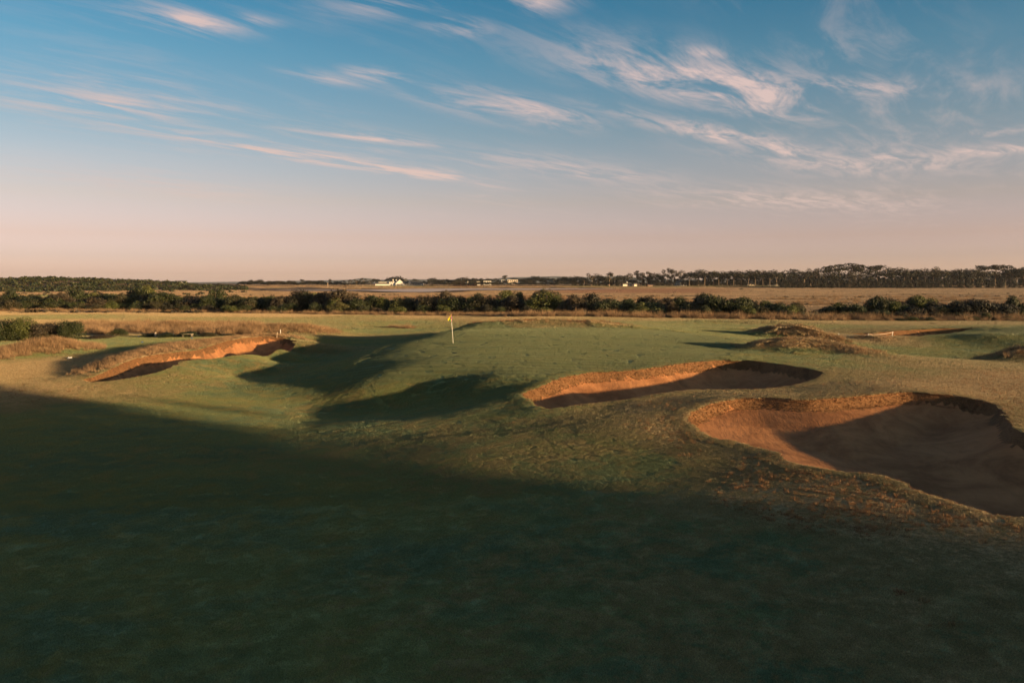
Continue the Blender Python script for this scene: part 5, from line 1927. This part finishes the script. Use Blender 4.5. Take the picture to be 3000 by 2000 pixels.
# bare dead trunk standing by the lagoon shore
d0 = 1060
x = at(960, d0)
MB().tube([(0, 0, -.5), (.15, 0, 3), (-.1, .1, 6.2)], [.55, .45, .3], 7).tube([(.1, 0, 4.2), (1.1, 0, 5.6)], [.22, .1], 5).build('dead_tree', M_PALEBARK, label='bare pale dead trunk on the shore left of the clubhouse', category='dead tree').location = (x, d0, gz(x, d0))

# ------------------------------------------------------------------ flagstick and flag
M_POLE = plain_mat('white_paint', (.78, .74, .66), .45, .04, 5)


def flag_material():
    m, k, bs = new_mat('flag_cloth')
    uvx = k.n('ShaderNodeAttribute', attribute_name='stripe').outputs['Fac']
    c = k.ramp(uvx, [(0, (.75, .55, .02)), (.30, (.03, .32, .08)), (.68, (.55, .05, .02)), (.84, (.03, .04, .25))], 'CONSTANT')
    k.set(bs.inputs['Base Color'], c)
    bs.inputs['Roughness'].default_value = 0.7
    return m


def flagstick():
    base = hit(1327.6, 1005.5)
    L = 84 * base[1] / FPX
    e = link('flagstick', None, label='white flagstick leaning slightly left on the putting green', category='flagstick')
    e.location = (base[0], base[1], gz(base[0], base[1]))
    e.rotation_euler = (0, rad(-3.8), 0)
    MB().tube([(0, 0, -.15), (0, 0, L * .6), (0, 0, L)], [.019, .017, .014], 10).build('pole', M_POLE, e, True)
    MB().tube([(0, 0, L), (0, 0, L + .02), (0, 0, L + .035)], [.02, .02, .006], 10).build('cap', M_POLE, e, True)
    cup = MB()
    n = 20
    vs_ = [(math.cos(6.283 * i / n) * r_, math.sin(6.283 * i / n) * r_, z_) for r_, z_ in ((.054, .012), (.058, .012), (.054, -.1)) for i in range(n)]
    cup.add(vs_, [(i, (i + 1) % n, n + (i + 1) % n, n + i) for i in range(n)] + [(2 * n + i, 2 * n + (i + 1) % n, (i + 1) % n, i) for i in range(n)])
    cup.build('hole_cup', M_POLE, e)
    # the flag hangs limp from the top of the pole, its lower corner drooping to the left
    nu, nv = 26, 18
    V, S, F = [], [], []
    for j in range(nv + 1):
        v = j / nv
        for i in range(nu + 1):
            u = i / nu
            w_ = .06 + .94 * v
            x_ = .02 - .32 * (1 - u) * w_ + .012 * math.sin(v * 7 + u * 3)
            z_ = L + .01 - v * (.42 + .15 * u ** 1.3)
            y_ = -.03 - .035 * math.sin(u * 11.0 + v * 1.5) * w_
            V.append((x_, y_, z_))
            S.append(min(max(u + .05 * math.sin(v * 5), 0), 1))
    for j in range(nv):
        for i in range(nu):
            a_ = j * (nu + 1) + i
            F.append((a_, a_ + 1, a_ + nu + 2, a_ + nu + 1))
    me = mesh_n('flag', V, F, True, {'stripe': S})
    fl = link('flag', me, flag_material(), e)
    so = fl.modifiers.new('cloth', 'SOLIDIFY')
    so.thickness = .004


flagstick()

# ------------------------------------------------------------------ rope fence, stakes and tee furniture
M_ROPE = plain_mat('white_rope', (.70, .60, .48), .8, .1, 20)


def rope_fence():
    spots = [(2457, 984, 6.5, 0), (2544, 987.5, 9.5, .02), (2612, 986.5, 14.5, .22)]
    ends = []
    root = link('rope_fence', None, label='white rope strung on three stakes beside the far dark bunker', category='fence')
    for (px, py, hp, lean) in spots:
        p = hit(px, py)
        h = hp * p[1] / FPX
        tp = (p[0] + h * lean, p[1], p[2] + h)
        MB().tube([(p[0], p[1], p[2] - .2), tp], [.035, .03], 8).build('post', M_POLE, root, True)
        MB().tube([tp, (tp[0], tp[1], tp[2] + .03)], [.042, .03], 8).build('cap', M_POLE, root, True)
        ends.append(Vector(tp) - Vector((0, 0, .04)))
    for a_, b_ in zip(ends[:-1], ends[1:]):
        pts = []
        for i in range(13):
            t = i / 12
            q = a_.lerp(b_, t)
            q.z -= .10 * 4 * t * (1 - t)
            pts.append(tuple(q))
        MB().tube(pts, .016, 6).build('rope', M_ROPE, root, True)


rope_fence()


def stake(px, py, hp, r, mat, label, lean=0.0, depth=None, name='stake', cat='post'):
    p = hit(px, py)
    if depth:
        x_ = at(px, depth)
        p = np.array([x_, depth, gz(x_, depth)])
    h = hp * p[1] / FPX
    e = link(name, None, label=label, category=cat)
    e.location = (p[0], p[1], p[2])
    e.rotation_euler = (0, lean, 0)
    MB().tube([(0, 0, -.2), (0, 0, h)], [r, r * .94], 8).build('post', mat, e)
    MB().tube([(0, 0, h), (0, 0, h + r * .8)], [r * 1.15, r * .5], 8).build('cap', mat, e)
    return e


stake(822, 981, 15, .04, M_POLE, 'taller white stake on the dry mound above the narrow bunker')
stake(811, 987, 14, .035, M_TIMBER, 'shorter leaning stake beside the white stake above the narrow bunker', .12)
stake(2087, 923, 12, .06, M_POLE, 'white marker post in rushes right of the pointed green shrub', depth=146)
stake(2586, 928, 12, .06, M_POLE, 'white marker post behind the tan tussocks on the right', depth=139)
stake(2282, 924, 6, .05, M_TIMBER, 'pale short stump in tussock grass under the round shrub', depth=140)
stake(2686, 946, 5, .03, plain_mat('red_paint', (.45, .03, .02), .5, .05), 'tiny red stake in front of the right-hand thicket', depth=128)
stake(456, 990, 15, .11, M_TIMBER, 'thick pale wooden post behind the left tee')
stake(1500 + (1150 * .2126), 905, 14, .05, M_PALEBARK, 'bare pale stick standing in the dark scrub', depth=151)

# white tee marker in the grass, blue markers on the tee
M_BLUE = plain_mat('blue_paint', (.03, .12, .35), .5, .05)


def ball_marker(px, py, r, mat, label):
    p = hit(px, py)
    e = link('tee_marker', None, label=label, category='tee marker')
    e.location = (p[0], p[1], gz(p[0], p[1]))
    seg = 10
    prof = [(0.2, 0), (1, .25), (1.15, .7), (.9, 1.25), (.4, 1.6), (.05, 1.68)]
    b = MB()
    b.tube([(0, 0, r * z_) for _, z_ in prof], [r * q_ for q_, _ in prof], seg)
    b.build('body', mat, e, True)
    MB().tube([(0, 0, -.1), (0, 0, .02)], [.012, .012], 6).build('spike', M_TIMBER, e)
    return e


ball_marker(202, 1051, .10, M_POLE, 'left white tee marker lying in the dry rough')
ball_marker(207.5, 1050.5, .10, M_POLE, 'right white tee marker lying in the dry rough')
ball_marker(417, 1005, .10, M_BLUE, 'blue tee marker near the front of the left tee')
ball_marker(562, 993, .10, M_BLUE, 'blue tee marker at the right of the left tee')
ball_marker(408, 989, .12, M_BLUE, 'blue tee marker by the hedge behind the left tee')

p = hit(550, 990)
be = link('bench', None, label='low grey timber bench in front of the tee hedge', category='bench')
be.location = (p[0], p[1], gz(p[0], p[1]))
for i in range(3):
    MB().box(-.62, .62, -.22 + i * .15, -.09 + i * .15, .40, .44).build('slat', M_TIMBER, be)
for sx in (-.5, .5):
    MB().box(sx - .05, sx + .05, -.2, .2, -.1, .395).build('leg', M_TIMBER, be)
p = hit(508, 988)
sg = link('tee_sign', None, label='small pale triangular sign beside the wooden post', category='sign')
sg.location = (p[0], p[1], gz(p[0], p[1]))
MB().prism([(-.18, .1), (.18, .1), (.0, .46)], -.015, .015).build('board', M_POLE, sg)
MB().tube([(0, .03, -.15), (0, .03, .2)], .02, 6).build('post', M_TIMBER, sg)

# dark rushes on the fairway left of the flag
rr_ = np.random.default_rng(3)
q = np.array([hit(px_, py_)[:2] for px_, py_ in zip(1137 + 80 * rr_.random(60), 961 + 3 * rr_.random(60))])
put('grass', T_TALL, M_RUSH, q[:, 0], q[:, 1], rr_, .8, 1.7, .25, label='line of dark rushes on the fairway left of the flag', category='grass')

# ------------------------------------------------------------------ blue hills on the horizon
M_HILL = plain_mat('far_hills', (.07, .075, .06), .9, .2, .002)


def far_hills():
    prof = [(-400, 828), (300, 827), (500, 827.5), (800, 824), (900, 822), (980, 821), (1040, 818), (1065, 813.5), (1080, 815), (1095, 817), (1120, 820), (1200, 818), (1260, 819), (1400, 820), (1500, 812), (1560, 811), (1600, 810),
            (1640, 809), (1662, 811), (1700, 813), (1800, 808), (1830, 810), (1900, 816), (2100, 820), (2500, 822), (3400, 824)]
    d0 = 9500.0
    xs = np.linspace(-400, 3400, 240)
    row = np.interp(xs, [a_ for a_, _ in prof], [b_ for _, b_ in prof]) + (fbm(xs / 14, xs * 0, 90, 3) - .5) * 1.6
    top = CAM_Z + (HORIZON - row) * d0 / FPX
    V, F = [], []
    n = len(xs)
    for k_, (dy, f) in enumerate(((-1500, 0), (-700, .55), (0, 1), (900, .6), (1800, 0))):
        for i in range(n):
            x_ = at(xs[i], d0)
            V.append((x_, d0 + dy, 0 + top[i] * f if f else -1.0))
    for k_ in range(4):
        for i in range(n - 1):
            F.append((k_ * n + i, k_ * n + i + 1, (k_ + 1) * n + i + 1, (k_ + 1) * n + i))
    link('hills', mesh_n('hills', V, F, True), M_HILL, kind='structure')


far_hills()

# ------------------------------------------------------------------ the evening air
def haze():
    m = bpy.data.materials.new('haze')
    m.use_nodes = True
    k = NT(m.node_tree)
    out = k.n('ShaderNodeOutputMaterial')
    pv = k.n('ShaderNodeVolumePrincipled')
    pv.inputs['Color'].default_value = (.95, .93, .92, 1)
    pv.inputs['Density'].default_value = 2.8e-5
    pv.inputs['Anisotropy'].default_value = 0.2
    m.node_tree.links.new(pv.outputs[0], out.inputs['Volume'])
    o = MB().box(-16000, 16000, -2500, 16000, -4.0, 160.0).build('haze', m, kind='stuff', label='thin evening haze over the plain', category='haze')
    return o


haze()
